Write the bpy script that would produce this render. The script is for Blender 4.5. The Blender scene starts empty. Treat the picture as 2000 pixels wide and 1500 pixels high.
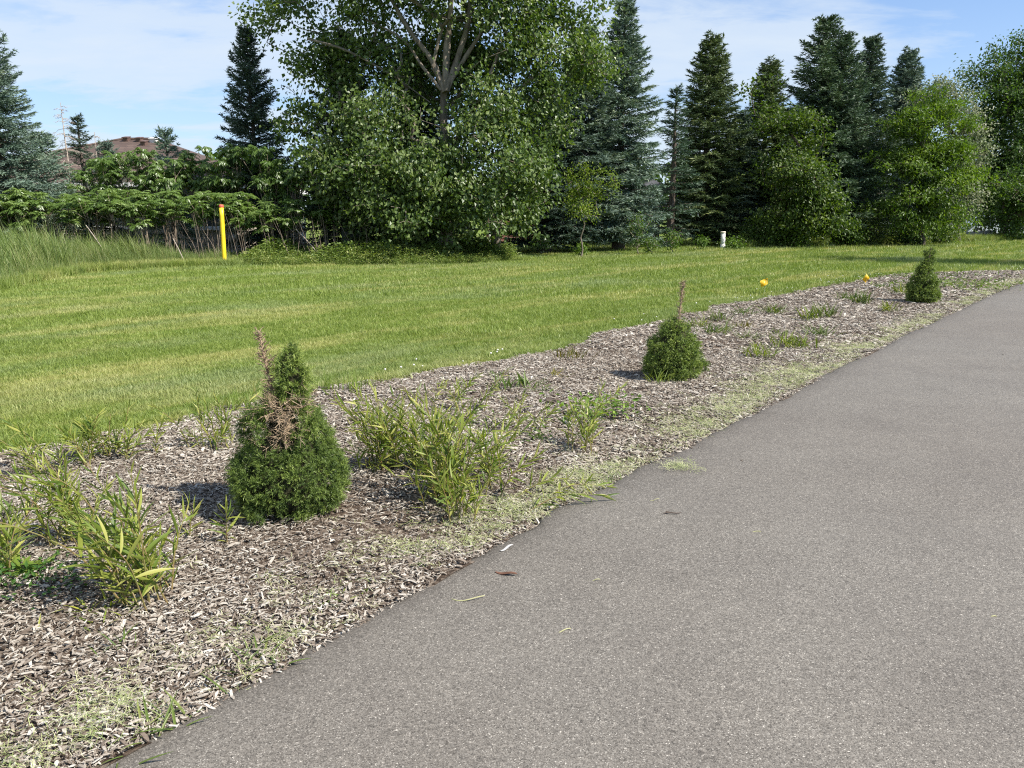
import bpy, math, random
import numpy as np
from mathutils import Vector, Matrix, Euler

SC = bpy.context.scene
COL = SC.collection
R = math.radians
rng = np.random.default_rng(7)
random.seed(7)

# ------------------------------------------------------------------ camera
CAM_H = 1.5
PITCH = R(12.4)
FPX = 1502.0
cam_d = bpy.data.cameras.new('camera')
cam = bpy.data.objects.new('camera', cam_d)
COL.objects.link(cam)
cam.location = (0, 0, CAM_H)
cam.rotation_euler = (R(90) - PITCH, 0, 0)
cam_d.sensor_width = 36.0
cam_d.lens = 36.0 * FPX / 2000.0
cam_d.clip_start = 0.05
cam_d.clip_end = 3000
SC.camera = cam

# ------------------------------------------------------------------ light
SUN_EL = R(46)
TO_SUN = Vector((1.0, -0.45, 0)).normalized()
sun_d = bpy.data.lights.new('sun', 'SUN')
sun_d.energy = 4.8
sun_d.angle = R(0.53)
sun_d.color = (1.0, 0.95, 0.87)
sun = bpy.data.objects.new('sun', sun_d)
COL.objects.link(sun)
ts = Vector((TO_SUN.x * math.cos(SUN_EL), TO_SUN.y * math.cos(SUN_EL), math.sin(SUN_EL)))
sun.rotation_euler = ts.to_track_quat('Z', 'Y').to_euler()

world = bpy.data.worlds.new('World')
SC.world = world
world.use_nodes = True
wn = world.node_tree.nodes
wl = world.node_tree.links
wn.clear()


def nd(nodes, t, **kw):
    n = nodes.new(t)
    for k, v in kw.items():
        setattr(n, k, v)
    return n


def math_node(nt, op, a, b=None, clamp=False):
    n = nt.nodes.new('ShaderNodeMath')
    n.operation = op
    n.use_clamp = clamp
    for i, v in enumerate((a, b)):
        if v is None:
            continue
        if isinstance(v, (int, float)):
            n.inputs[i].default_value = v
        else:
            nt.links.new(v, n.inputs[i])
    return n.outputs[0]


def ramp_node(nt, fac, stops):
    n = nt.nodes.new('ShaderNodeValToRGB')
    e = n.color_ramp.elements
    while len(e) < len(stops):
        e.new(0.5)
    for i, (p, c) in enumerate(stops):
        e[i].position = p
        e[i].color = (c[0], c[1], c[2], 1) if hasattr(c, '__len__') else (c, c, c, 1)
    nt.links.new(fac, n.inputs[0])
    return n.outputs[0]


def mix_col(nt, fac, a, b, mode='MIX'):
    n = nt.nodes.new('ShaderNodeMix')
    n.data_type = 'RGBA'
    n.blend_type = mode
    for s, v in ((n.inputs[0], fac), (n.inputs[6], a), (n.inputs[7], b)):
        if isinstance(v, (int, float)):
            s.default_value = v
        elif isinstance(v, (tuple, list)):
            s.default_value = (v[0], v[1], v[2], 1)
        else:
            nt.links.new(v, s)
    return n.outputs[2]


def noise(nt, vec, scale, detail=4, rough=0.55, distort=0.0, out=0):
    n = nt.nodes.new('ShaderNodeTexNoise')
    n.inputs['Scale'].default_value = scale
    n.inputs['Detail'].default_value = detail
    n.inputs['Roughness'].default_value = rough
    n.inputs['Distortion'].default_value = distort
    if vec is not None:
        nt.links.new(vec, n.inputs['Vector'])
    return n.outputs[out]


def build_world():
    nt = world.node_tree
    sky = nd(wn, 'ShaderNodeTexSky', sky_type='NISHITA')
    sky.sun_disc = False
    sky.sun_elevation = SUN_EL
    sky.sun_rotation = math.atan2(TO_SUN.x, TO_SUN.y)
    sky.air_density = 1.0
    sky.dust_density = 0.35
    sky.ozone_density = 2.2
    tc = nd(wn, 'ShaderNodeTexCoord')
    sep = nd(wn, 'ShaderNodeSeparateXYZ')
    wl.new(tc.outputs['Generated'], sep.inputs[0])
    zc = math_node(nt, 'MAXIMUM', sep.outputs[2], 0.0)
    den = math_node(nt, 'ADD', zc, 0.16)
    cmb = nd(wn, 'ShaderNodeCombineXYZ')
    wl.new(math_node(nt, 'DIVIDE', sep.outputs[0], den), cmb.inputs[0])
    wl.new(math_node(nt, 'DIVIDE', sep.outputs[1], den), cmb.inputs[1])
    mp = nd(wn, 'ShaderNodeMapping')
    mp.inputs['Rotation'].default_value = (0, 0, R(-28))
    mp.inputs['Scale'].default_value = (1.0, 1.7, 1.0)
    mp.inputs['Location'].default_value = (3.1, 1.55, 0.0)
    wl.new(cmb.outputs[0], mp.inputs[0])
    n1 = noise(nt, mp.outputs[0], 0.75, 9, 0.60, 0.35)
    n2 = noise(nt, mp.outputs[0], 3.2, 8, 0.62, 0.6)
    # thin high cloud: broad veil that is thicker towards the north west
    west = math_node(nt, 'MULTIPLY', sep.outputs[0], -0.30)
    cov = math_node(nt, 'ADD', n1, west)
    cov = math_node(nt, 'ADD', cov, math_node(nt, 'MULTIPLY', math_node(nt, 'SUBTRACT', n2, 0.5), 0.30))
    for d0, lo, amp in (((.215, .96, .181), .974, .27), ((.399, .896, .195), .992, .12), ((-.9, -.3, .3), .96, .3), ((.5, -.8, .35), .95, .3)):
        dp = nd(wn, 'ShaderNodeVectorMath', operation='DOT_PRODUCT')
        wl.new(tc.outputs['Generated'], dp.inputs[0])
        dp.inputs[1].default_value = Vector(d0).normalized()
        mr = nd(wn, 'ShaderNodeMapRange', interpolation_type='SMOOTHSTEP')
        wl.new(dp.outputs['Value'], mr.inputs[0])
        mr.inputs[1].default_value = lo
        mr.inputs[2].default_value = 1.0
        mr.inputs[4].default_value = amp
        cov = math_node(nt, 'ADD', cov, mr.outputs[0])
    cf = ramp_node(nt, cov, [(0.40, 0.0), (0.52, 0.32), (0.66, 0.80), (0.85, 0.93)])
    hz = math_node(nt, 'POWER', math_node(nt, 'SUBTRACT', 1.0, zc), 4.5)
    cf = math_node(nt, 'MAXIMUM', cf, math_node(nt, 'MULTIPLY', hz, 0.80))
    skyc = mix_col(nt, 1.0, sky.outputs[0], (0.66, 0.93, 1.24), 'MULTIPLY')
    col = mix_col(nt, cf, skyc, (5.2, 5.9, 6.7))
    bg = nd(wn, 'ShaderNodeBackground')
    bg.inputs['Strength'].default_value = SKY_STR
    wl.new(col, bg.inputs[0])
    out = nd(wn, 'ShaderNodeOutputWorld')
    wl.new(bg.outputs[0], out.inputs[0])


SKY_STR = 0.075
build_world()

vs = SC.view_settings
vs.view_transform = 'Standard'
vs.look = 'None'
vs.exposure = 0.96
vs.gamma = 1.0
vs.use_curve_mapping = False
SC.cycles.use_denoising = False
SC.cycles.max_bounces = 6
SC.cycles.diffuse_bounces = 3
SC.cycles.transparent_max_bounces = 8
SC.cycles.pixel_filter_type = 'BLACKMAN_HARRIS'
SC.cycles.filter_width = 1.15


# ------------------------------------------------------------------ view helpers: where a point of ground lies
def ray(px, py):
    x = (px - 1000) / FPX
    y = (py - 750) / FPX
    return x, math.cos(PITCH) - y * math.sin(PITCH), -math.sin(PITCH) - y * math.cos(PITCH)


def G(px, py):
    x, dy, dz = ray(px, py)
    t = -CAM_H / dz
    return x * t, dy * t


def W(px, py, Y):
    x, dy, dz = ray(px, py)
    t = Y / dy
    return np.array((x * t, Y, CAM_H + dz * t))


# ------------------------------------------------------------------ object helpers
def tag(o, label=None, cat=None, group=None, kind=None):
    if label:
        o['label'] = label
    if cat:
        o['category'] = cat
    if group:
        o['group'] = group
    if kind:
        o['kind'] = kind
    return o


def empty(name, loc=(0, 0, 0), rz=0.0):
    o = bpy.data.objects.new(name, None)
    o.empty_display_size = 0.1
    o.location = loc
    o.rotation_euler = (0, 0, rz)
    COL.objects.link(o)
    return o


def make_mesh(name, V, faces, mat=None, var=None, smooth=False):
    me = bpy.data.meshes.new(name)
    V = np.asarray(V, dtype=np.float32).reshape(-1, 3)
    me.vertices.add(len(V))
    me.vertices.foreach_set('co', V.ravel())
    loops, starts, tot = [], [], 0
    for F in faces:
        F = np.asarray(F, dtype=np.int32)
        if F.size == 0:
            continue
        n, k = F.shape
        loops.append(F.ravel())
        starts.append(tot + np.arange(n) * k)
        tot += n * k
    loops = np.concatenate(loops)
    starts = np.concatenate(starts)
    me.loops.add(len(loops))
    me.loops.foreach_set('vertex_index', loops.astype(np.int32))
    me.polygons.add(len(starts))
    me.polygons.foreach_set('loop_start', starts.astype(np.int32))
    if smooth:
        me.polygons.foreach_set('use_smooth', np.ones(len(starts), dtype=bool))
    else:
        me.polygons.foreach_set('use_smooth', np.zeros(len(starts), dtype=bool))
    if var is not None:
        a = me.attributes.new('var', 'FLOAT', 'POINT')
        a.data.foreach_set('value', np.asarray(var, dtype=np.float32))
    me.update(calc_edges=True)
    me.validate()
    if mat:
        me.materials.append(mat)
    return me


def obj(name, me, parent=None):
    o = bpy.data.objects.new(name, me)
    COL.objects.link(o)
    if parent:
        o.parent = parent
    return o


class Acc:
    """collects vertices and faces of one mesh"""

    def __init__(s):
        s.V, s.T, s.Q, s.A, s.n = [], [], [], [], 0

    def add(s, V, T=None, Q=None, var=0.5):
        V = np.asarray(V, float).reshape(-1, 3)
        s.V.append(V)
        if T is not None and len(T):
            s.T.append(np.asarray(T) + s.n)
        if Q is not None and len(Q):
            s.Q.append(np.asarray(Q) + s.n)
        s.A.append(np.broadcast_to(np.asarray(var, float), (len(V),)).copy())
        s.n += len(V)
        return s

    def mesh(s, name, mat, smooth=False):
        F = []
        if s.T:
            F.append(np.concatenate(s.T))
        if s.Q:
            F.append(np.concatenate(s.Q))
        return make_mesh(name, np.concatenate(s.V), F, mat, np.concatenate(s.A), smooth)

    def build(s, name, mat, parent=None, smooth=False):
        return obj(name, s.mesh(name, mat, smooth), parent)


def unit(v):
    v = np.asarray(v, float)
    n = np.linalg.norm(v, axis=-1, keepdims=True)
    return v / np.maximum(n, 1e-9)


def frame(d):
    d = unit(d)
    up = np.where(np.abs(d[..., 2:3]) > 0.93, np.array([1.0, 0, 0]), np.array([0, 0, 1.0]))
    s = unit(np.cross(d, up))
    return s, np.cross(s, d)


def add_leaves(acc, C, D, N, L, Wd, m=0.4, fold=0.25, var=None, droop=0.0):
    """leaf blades: base C, axis D, face normal about N; two triangles each, folded along the midrib"""
    C, D = np.asarray(C, float), unit(D)
    n = len(C)
    S = unit(np.cross(D, N))
    Nn = np.cross(S, D)
    L = np.broadcast_to(np.asarray(L, float), (n,))[:, None]
    Wd = np.broadcast_to(np.asarray(Wd, float), (n,))[:, None]
    tip = C + D * L - np.array([0, 0, 1.0]) * droop * L
    mid = C + D * L * m
    l = mid + S * Wd * .5 + Nn * Wd * fold
    r = mid - S * Wd * .5 + Nn * Wd * fold
    V = np.stack([C, l, tip, r], 1).reshape(-1, 3)
    b = np.arange(n) * 4
    T = np.concatenate([np.stack([b, b + 2, b + 1], 1), np.stack([b, b + 3, b + 2], 1)])
    if var is None:
        var = rng.random(n)
    acc.add(V, T=T, var=np.repeat(np.broadcast_to(var, (n,)), 4))


def add_shards(acc, C, D, S, L, Wd, var):
    """single triangles: a base edge along S at C and a tip along D"""
    n = len(C)
    D = unit(D)
    S = unit(S)
    L = np.broadcast_to(np.asarray(L, float), (n,))[:, None]
    Wd = np.broadcast_to(np.asarray(Wd, float), (n,))[:, None]
    V = np.stack([C + S * Wd * .5, C - S * Wd * .5, C + D * L], 1).reshape(-1, 3)
    b = np.arange(n) * 3
    acc.add(V, T=np.stack([b, b + 1, b + 2], 1), var=np.repeat(np.broadcast_to(var, (n,)), 3))


def add_segs(acc, A, B, ra, rb, k=5, var=0.5):
    """a frustum for each segment A-B"""
    A, B = np.asarray(A, float), np.asarray(B, float)
    n = len(A)
    if n == 0:
        return
    s, u = frame(B - A)
    a = np.arange(k) / k * 2 * np.pi
    ca, sa = np.cos(a)[None, :, None], np.sin(a)[None, :, None]
    ring = s[:, None] * ca + u[:, None] * sa
    ra = np.broadcast_to(np.asarray(ra, float), (n,))[:, None, None]
    rb = np.broadcast_to(np.asarray(rb, float), (n,))[:, None, None]
    V = np.concatenate([A[:, None] + ring * ra, B[:, None] + ring * rb], 1).reshape(-1, 3)
    i = np.arange(k)
    j = (i + 1) % k
    q = np.stack([i, j, j + k, i + k], 1)
    Q = (q[None] + (np.arange(n) * 2 * k)[:, None, None]).reshape(-1, 4)
    acc.add(V, Q=Q, var=np.repeat(np.broadcast_to(var, (n,)), 2 * k))


def add_tube(acc, P, Rd, k=8, var=0.5, cap=True, wob=0.0):
    P = np.asarray(P, float)
    n = len(P)
    Rd = np.broadcast_to(np.asarray(Rd, float), (n,))
    d = np.gradient(P, axis=0)
    s, u = frame(d)
    for i in range(1, n):           # keep the frame from flipping
        t = unit(d[i])
        s[i] = unit(s[i - 1] - t * np.dot(s[i - 1], t))
        u[i] = np.cross(s[i], t)
    a = np.arange(k) / k * 2 * np.pi
    rr = Rd[:, None] * (1 + wob * rng.standard_normal((n, k)))
    V = P[:, None] + (s[:, None] * np.cos(a)[None, :, None] + u[:, None] * np.sin(a)[None, :, None]) * rr[..., None]
    V = V.reshape(-1, 3)
    Q = []
    for i in range(n - 1):
        for j in range(k):
            j2 = (j + 1) % k
            Q.append((i * k + j, i * k + j2, (i + 1) * k + j2, (i + 1) * k + j))
    T = []
    if cap:
        V = np.vstack([V, P[0], P[-1]])
        for j in range(k):
            j2 = (j + 1) % k
            T.append((n * k, j2, j))
            T.append((n * k + 1, (n - 1) * k + j, (n - 1) * k + j2))
    acc.add(V, T=T, Q=Q, var=var)


def add_box(acc, lo, hi, var=0.5, M=None):
    lo, hi = np.array(lo, float), np.array(hi, float)
    V = np.array([[x, y, z] for z in (0, 1) for y in (0, 1) for x in (0, 1)], float) * (hi - lo) + lo
    if M is not None:
        V = V @ np.array(M)[:3, :3].T + np.array(M)[:3, 3]
    Q = [(0, 2, 3, 1), (4, 5, 7, 6), (0, 1, 5, 4), (2, 6, 7, 3), (0, 4, 6, 2), (1, 3, 7, 5)]
    acc.add(V, Q=Q, var=var)


def vnoise(p, scale, seed=0):
    """smooth value noise of 2-D points, 0..1"""
    p = np.asarray(p, float) * scale
    g = np.random.default_rng(seed).random((64, 64))
    i = np.floor(p).astype(int)
    f = p - i
    f = f * f * (3 - 2 * f)
    a = g[i[:, 0] % 64, i[:, 1] % 64]
    b = g[(i[:, 0] + 1) % 64, i[:, 1] % 64]
    c = g[i[:, 0] % 64, (i[:, 1] + 1) % 64]
    d = g[(i[:, 0] + 1) % 64, (i[:, 1] + 1) % 64]
    return (a * (1 - f[:, 0]) + b * f[:, 0]) * (1 - f[:, 1]) + (c * (1 - f[:, 0]) + d * f[:, 0]) * f[:, 1]


# ------------------------------------------------------------------ materials
MATS = {}


def new_mat(name):
    m = bpy.data.materials.new(name)
    m.use_nodes = True
    nt = m.node_tree
    nt.nodes.clear()
    out = nt.nodes.new('ShaderNodeOutputMaterial')
    b = nt.nodes.new('ShaderNodeBsdfPrincipled')
    nt.links.new(b.outputs[0], out.inputs[0])
    MATS[name] = m
    return m, nt, b, out


def setc(nt, sock, v):
    if isinstance(v, (tuple, list)):
        sock.default_value = (v[0], v[1], v[2], 1)
    elif isinstance(v, (int, float)):
        sock.default_value = v
    else:
        nt.links.new(v, sock)


def attr(nt, name='var'):
    n = nt.nodes.new('ShaderNodeAttribute')
    n.attribute_name = name
    return n.outputs['Fac']


def obj_color(nt):
    return nt.nodes.new('ShaderNodeObjectInfo').outputs['Color']


def obj_rand(nt):
    return nt.nodes.new('ShaderNodeObjectInfo').outputs['Random']


def position(nt):
    return nt.nodes.new('ShaderNodeNewGeometry').outputs['Position']


def bump(nt, b, h, strength=0.5, dist=0.01):
    n = nt.nodes.new('ShaderNodeBump')
    n.inputs['Strength'].default_value = strength
    n.inputs['Distance'].default_value = dist
    nt.links.new(h, n.inputs['Height'])
    nt.links.new(n.outputs[0], b.inputs['Normal'])


def leaf_mat(name, stops, trans=0.35, tcol=(1.25, 1.35, 0.6), rough=0.5, spec=0.4, use='var', tint=True):
    m, nt, b, out = new_mat(name)
    f = attr(nt) if use == 'var' else obj_rand(nt)
    c = ramp_node(nt, f, stops)
    if tint:
        c = mix_col(nt, 1.0, c, obj_color(nt), 'MULTIPLY')
    setc(nt, b.inputs['Base Color'], c)
    b.inputs['Roughness'].default_value = rough
    b.inputs['Specular IOR Level'].default_value = spec
    if trans > 0:
        t = nt.nodes.new('ShaderNodeBsdfTranslucent')
        nt.links.new(mix_col(nt, 1.0, c, tcol, 'MULTIPLY'), t.inputs[0])
        mx = nt.nodes.new('ShaderNodeMixShader')
        mx.inputs[0].default_value = trans
        nt.links.new(b.outputs[0], mx.inputs[1])
        nt.links.new(t.outputs[0], mx.inputs[2])
        nt.links.new(mx.outputs[0], out.inputs[0])
    return m


def plain_mat(name, c, rough=0.7, spec=0.3, nscale=None, c2=None, nd_=5, bmp=0.0, dist=0.01, stretch=None):
    m, nt, b, out = new_mat(name)
    b.inputs['Roughness'].default_value = rough
    b.inputs['Specular IOR Level'].default_value = spec
    if nscale:
        tc = nt.nodes.new('ShaderNodeTexCoord')
        v = tc.outputs['Object']
        if stretch:
            mp = nt.nodes.new('ShaderNodeMapping')
            mp.inputs['Scale'].default_value = stretch
            nt.links.new(v, mp.inputs[0])
            v = mp.outputs[0]
        n = noise(nt, v, nscale, nd_, 0.6)
        setc(nt, b.inputs['Base Color'], ramp_node(nt, n, [(0.3, c), (0.7, c2 or c)]))
        if bmp:
            bump(nt, b, n, bmp, dist)
    else:
        setc(nt, b.inputs['Base Color'], c)
    return m


M_BARK = plain_mat('bark_grey', (0.10, 0.083, 0.066), 0.9, 0.1, 9, (0.26, 0.22, 0.175), 6, 0.8, 0.02, (1, 1, 0.25))
M_BARK_D = plain_mat('bark_dark', (0.06, 0.045, 0.035), 0.9, 0.1, 12, (0.15, 0.12, 0.10), 6, 0.8, 0.02, (1, 1, 0.3))
M_DEADWOOD = plain_mat('dead_wood', (0.30, 0.24, 0.19), 0.9, 0.1, 20, (0.46, 0.40, 0.34))
M_CANE = plain_mat('cane_bark', (0.14, 0.105, 0.08), 0.85, 0.15, 7, (0.32, 0.26, 0.20))
M_SPRUCE = leaf_mat('spruce_needles', [(0.0, (0.030, 0.046, 0.030)), (0.5, (0.058, 0.086, 0.058)), (0.85, (0.085, 0.115, 0.070)), (1.0, (0.13, 0.15, 0.085))], 0.12, (1.1, 1.2, 0.7), 0.55, 0.35)
M_POPLAR = leaf_mat('poplar_leaf', [(0.0, (0.045, 0.082, 0.018)), (0.5, (0.095, 0.145, 0.034)), (1.0, (0.20, 0.25, 0.085))], 0.33, (1.3, 1.45, 0.45), 0.44, 0.45)
M_LEAF = leaf_mat('broad_leaf', [(0.0, (0.040, 0.075, 0.015)), (0.6, (0.075, 0.125, 0.024)), (1.0, (0.13, 0.18, 0.045))], 0.38, (1.3, 1.4, 0.45), 0.5, 0.4)
M_SUMAC = leaf_mat('sumac_leaf', [(0.0, (0.065, 0.12, 0.024)), (0.6, (0.14, 0.215, 0.045)), (1.0, (0.26, 0.33, 0.12))], 0.35, (1.3, 1.4, 0.4), 0.36, 0.55)
M_WILLOW = leaf_mat('willow_leaf', [(0.0, (0.095, 0.155, 0.028)), (0.4, (0.185, 0.24, 0.042)), (0.8, (0.30, 0.33, 0.065)), (1.0, (0.42, 0.41, 0.12))], 0.42, (1.2, 1.25, 0.5), 0.45, 0.4, use='rand')
M_WILLOW_V = leaf_mat('willow_leaf_small', [(0.0, (0.095, 0.155, 0.028)), (0.4, (0.185, 0.24, 0.042)), (0.8, (0.30, 0.33, 0.065)), (1.0, (0.42, 0.41, 0.12))], 0.42, (1.2, 1.25, 0.5), 0.45, 0.4)
M_STEM = plain_mat('weed_stem', (0.15, 0.17, 0.045), 0.6, 0.3, 15, (0.20, 0.12, 0.055))
M_WEED = leaf_mat('weed_leaf', [(0.0, (0.075, 0.125, 0.028)), (0.6, (0.14, 0.19, 0.045)), (1.0, (0.24, 0.26, 0.08))], 0.35, (1.2, 1.3, 0.5), 0.5, 0.35)
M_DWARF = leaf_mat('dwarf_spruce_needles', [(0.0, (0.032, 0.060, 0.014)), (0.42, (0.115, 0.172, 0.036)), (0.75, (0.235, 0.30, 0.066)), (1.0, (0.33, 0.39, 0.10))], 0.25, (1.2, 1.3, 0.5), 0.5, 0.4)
M_TWIG = plain_mat('dead_twig', (0.19, 0.13, 0.08), 0.9, 0.1, 30, (0.40, 0.31, 0.21))
M_BLOSSOM = leaf_mat('blossom', [(0.0, (0.07, 0.11, 0.035)), (0.4, (0.17, 0.21, 0.10)), (0.7, (0.36, 0.37, 0.26)), (1.0, (0.58, 0.57, 0.48))], 0.3, (1, 1, 0.8), 0.6, 0.2)


# lawn: one colour function for the sheet and for the blades
def lawn_colour(nt, blade):
    pos = position(nt)
    mp = nt.nodes.new('ShaderNodeMapping')
    mp.inputs['Rotation'].default_value = (0, 0, R(-47))
    nt.links.new(pos, mp.inputs[0])
    st = nt.nodes.new('ShaderNodeMapping')
    st.inputs['Scale'].default_value = (0.16, 1.05, 0.0)
    nt.links.new(mp.outputs[0], st.inputs[0])
    streak = noise(nt, st.outputs[0], 1.0, 7, 0.68, 0.8)
    st2 = nt.nodes.new('ShaderNodeMapping')
    st2.inputs['Scale'].default_value = (0.16, 0.52, 0.0)
    st2.inputs['Location'].default_value = (7.3, 2.2, 0)
    nt.links.new(mp.outputs[0], st2.inputs[0])
    hay = noise(nt, st2.outputs[0], 1.0, 7, 0.68, 0.7)
    patch = noise(nt, pos, 0.9, 6, 0.65)
    fine = noise(nt, pos, 9.0, 4, 0.7)
    v = math_node(nt, 'ADD', math_node(nt, 'MULTIPLY', patch, 0.55), math_node(nt, 'MULTIPLY', fine, 0.45))
    if blade:
        v = math_node(nt, 'ADD', math_node(nt, 'MULTIPLY', v, 0.62), math_node(nt, 'MULTIPLY', obj_rand(nt), 0.40))
    green = ramp_node(nt, v, [(0.25, (0.110, 0.170, 0.024)), (0.5, (0.188, 0.256, 0.044)), (0.75, (0.30, 0.345, 0.092))])
    straw = mix_col(nt, obj_rand(nt) if blade else fine, (0.33, 0.34, 0.10), (0.58, 0.51, 0.24))
    sf = ramp_node(nt, streak, [(0.50, 0.0), (0.58, 0.6), (0.67, 0.95)])
    c = mix_col(nt, math_node(nt, 'MULTIPLY', sf, 0.8), green, straw)
    hayc = mix_col(nt, fine, (0.20, 0.255, 0.115), (0.36, 0.40, 0.23))
    hf = ramp_node(nt, hay, [(0.50, 0.0), (0.68, 0.55)])
    c = mix_col(nt, hf, c, hayc)
    return c


def build_lawn_mats():
    m, nt, b, out = new_mat('lawn_sheet')
    c = lawn_colour(nt, False)
    setc(nt, b.inputs['Base Color'], mix_col(nt, 1.0, c, (0.62, 0.66, 0.6), 'MULTIPLY'))
    b.inputs['Roughness'].default_value = 0.9
    b.inputs['Specular IOR Level'].default_value = 0.1
    bump(nt, b, noise(nt, position(nt), 40, 5, 0.7), 0.8, 0.03)
    m2, nt, b, out = new_mat('grass_blade')
    c = lawn_colour(nt, True)
    setc(nt, b.inputs['Base Color'], c)
    b.inputs['Roughness'].default_value = 0.5
    b.inputs['Specular IOR Level'].default_value = 0.35
    t = nt.nodes.new('ShaderNodeBsdfTranslucent')
    nt.links.new(mix_col(nt, 1.0, c, (1.2, 1.25, 0.6), 'MULTIPLY'), t.inputs[0])
    mx = nt.nodes.new('ShaderNodeMixShader')
    mx.inputs[0].default_value = 0.3
    nt.links.new(b.outputs[0], mx.inputs[1])
    nt.links.new(t.outputs[0], mx.inputs[2])
    nt.links.new(mx.outputs[0], out.inputs[0])


build_lawn_mats()


def build_asphalt_mat():
    m, nt, b, out = new_mat('asphalt')
    pos = position(nt)
    vo = nt.nodes.new('ShaderNodeTexVoronoi')
    vo.inputs['Scale'].default_value = 330
    nt.links.new(pos, vo.inputs['Vector'])
    sepc = nt.nodes.new('ShaderNodeSeparateColor')
    nt.links.new(vo.outputs['Color'], sepc.inputs[0])
    stone = ramp_node(nt, sepc.outputs[0], [(0.0, (0.062, 0.055, 0.046)), (0.30, (0.131, 0.117, 0.100)), (0.75, (0.181, 0.164, 0.141)), (0.96, (0.222, 0.204, 0.179)), (0.998, (0.44, 0.41, 0.36))])
    vo2 = nt.nodes.new('ShaderNodeTexVoronoi')
    vo2.inputs['Scale'].default_value = 120
    nt.links.new(pos, vo2.inputs['Vector'])
    sep2 = nt.nodes.new('ShaderNodeSeparateColor')
    nt.links.new(vo2.outputs['Color'], sep2.inputs[0])
    big = ramp_node(nt, sep2.outputs[0], [(0.0, 0.70), (0.2, 0.93), (0.85, 1.04), (0.98, 1.30)])
    mott = ramp_node(nt, noise(nt, pos, 1.6, 7, 0.65), [(0.25, (0.87, 0.86, 0.85)), (0.75, (1.12, 1.12, 1.10))])
    c = mix_col(nt, 1.0, stone, big, 'MULTIPLY')
    c = mix_col(nt, 1.0, c, mott, 'MULTIPLY')
    wide = ramp_node(nt, noise(nt, pos, 0.35, 4, 0.5), [(0.3, (0.96, 0.94, 0.92)), (0.7, (1.04, 1.05, 1.05))])
    c = mix_col(nt, 1.0, c, wide, 'MULTIPLY')
    # dust washed along the path and a few hairline cracks
    mpd = nt.nodes.new('ShaderNodeMapping')
    mpd.inputs['Rotation'].default_value = (0, 0, R(-52))
    mpd.inputs['Scale'].default_value = (0.22, 1.6, 1)
    nt.links.new(pos, mpd.inputs[0])
    dust = ramp_node(nt, noise(nt, mpd.outputs[0], 1.0, 6, .65, .5), [(.42, 0.0), (.75, 0.10)])
    c = mix_col(nt, dust, c, (0.235, 0.215, 0.185))
    cr = nt.nodes.new('ShaderNodeTexVoronoi')
    cr.feature = 'DISTANCE_TO_EDGE'
    cr.inputs['Scale'].default_value = 0.9
    wob = nt.nodes.new('ShaderNodeVectorMath')
    wob.operation = 'ADD'
    nt.links.new(pos, wob.inputs[0])
    wn_ = nt.nodes.new('ShaderNodeTexNoise')
    wn_.inputs['Scale'].default_value = 3.0
    wn_.inputs['Detail'].default_value = 8
    nt.links.new(pos, wn_.inputs['Vector'])
    nt.links.new(wn_.outputs['Color'], wob.inputs[1])
    nt.links.new(wob.outputs[0], cr.inputs['Vector'])
    line = ramp_node(nt, cr.outputs['Distance'], [(0.0, 1.0), (0.0035, 0.0)])
    some = ramp_node(nt, noise(nt, pos, 0.7, 3, .5), [(.58, 0.0), (.66, 0.7)])
    c = mix_col(nt, math_node(nt, 'MULTIPLY', line, some), c, (0.035, 0.031, 0.027))
    # the worn, open edge of the mat holds more tar and grit
    e = attr(nt, 'var')
    ef = math_node(nt, 'MULTIPLY', e, ramp_node(nt, noise(nt, pos, 14, 4, 0.6), [(0.3, 0.55), (0.7, 1.0)]))
    c = mix_col(nt, ef, c, mix_col(nt, 1.0, c, (0.50, 0.48, 0.46), 'MULTIPLY'))
    setc(nt, b.inputs['Base Color'], c)
    b.inputs['Roughness'].default_value = 0.75
    b.inputs['Specular IOR Level'].default_value = 0.35
    h = math_node(nt, 'ADD', math_node(nt, 'MULTIPLY', sep2.outputs[1], 0.7), sepc.outputs[1])
    bump(nt, b, h, 0.55, 0.004)


build_asphalt_mat()


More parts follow.
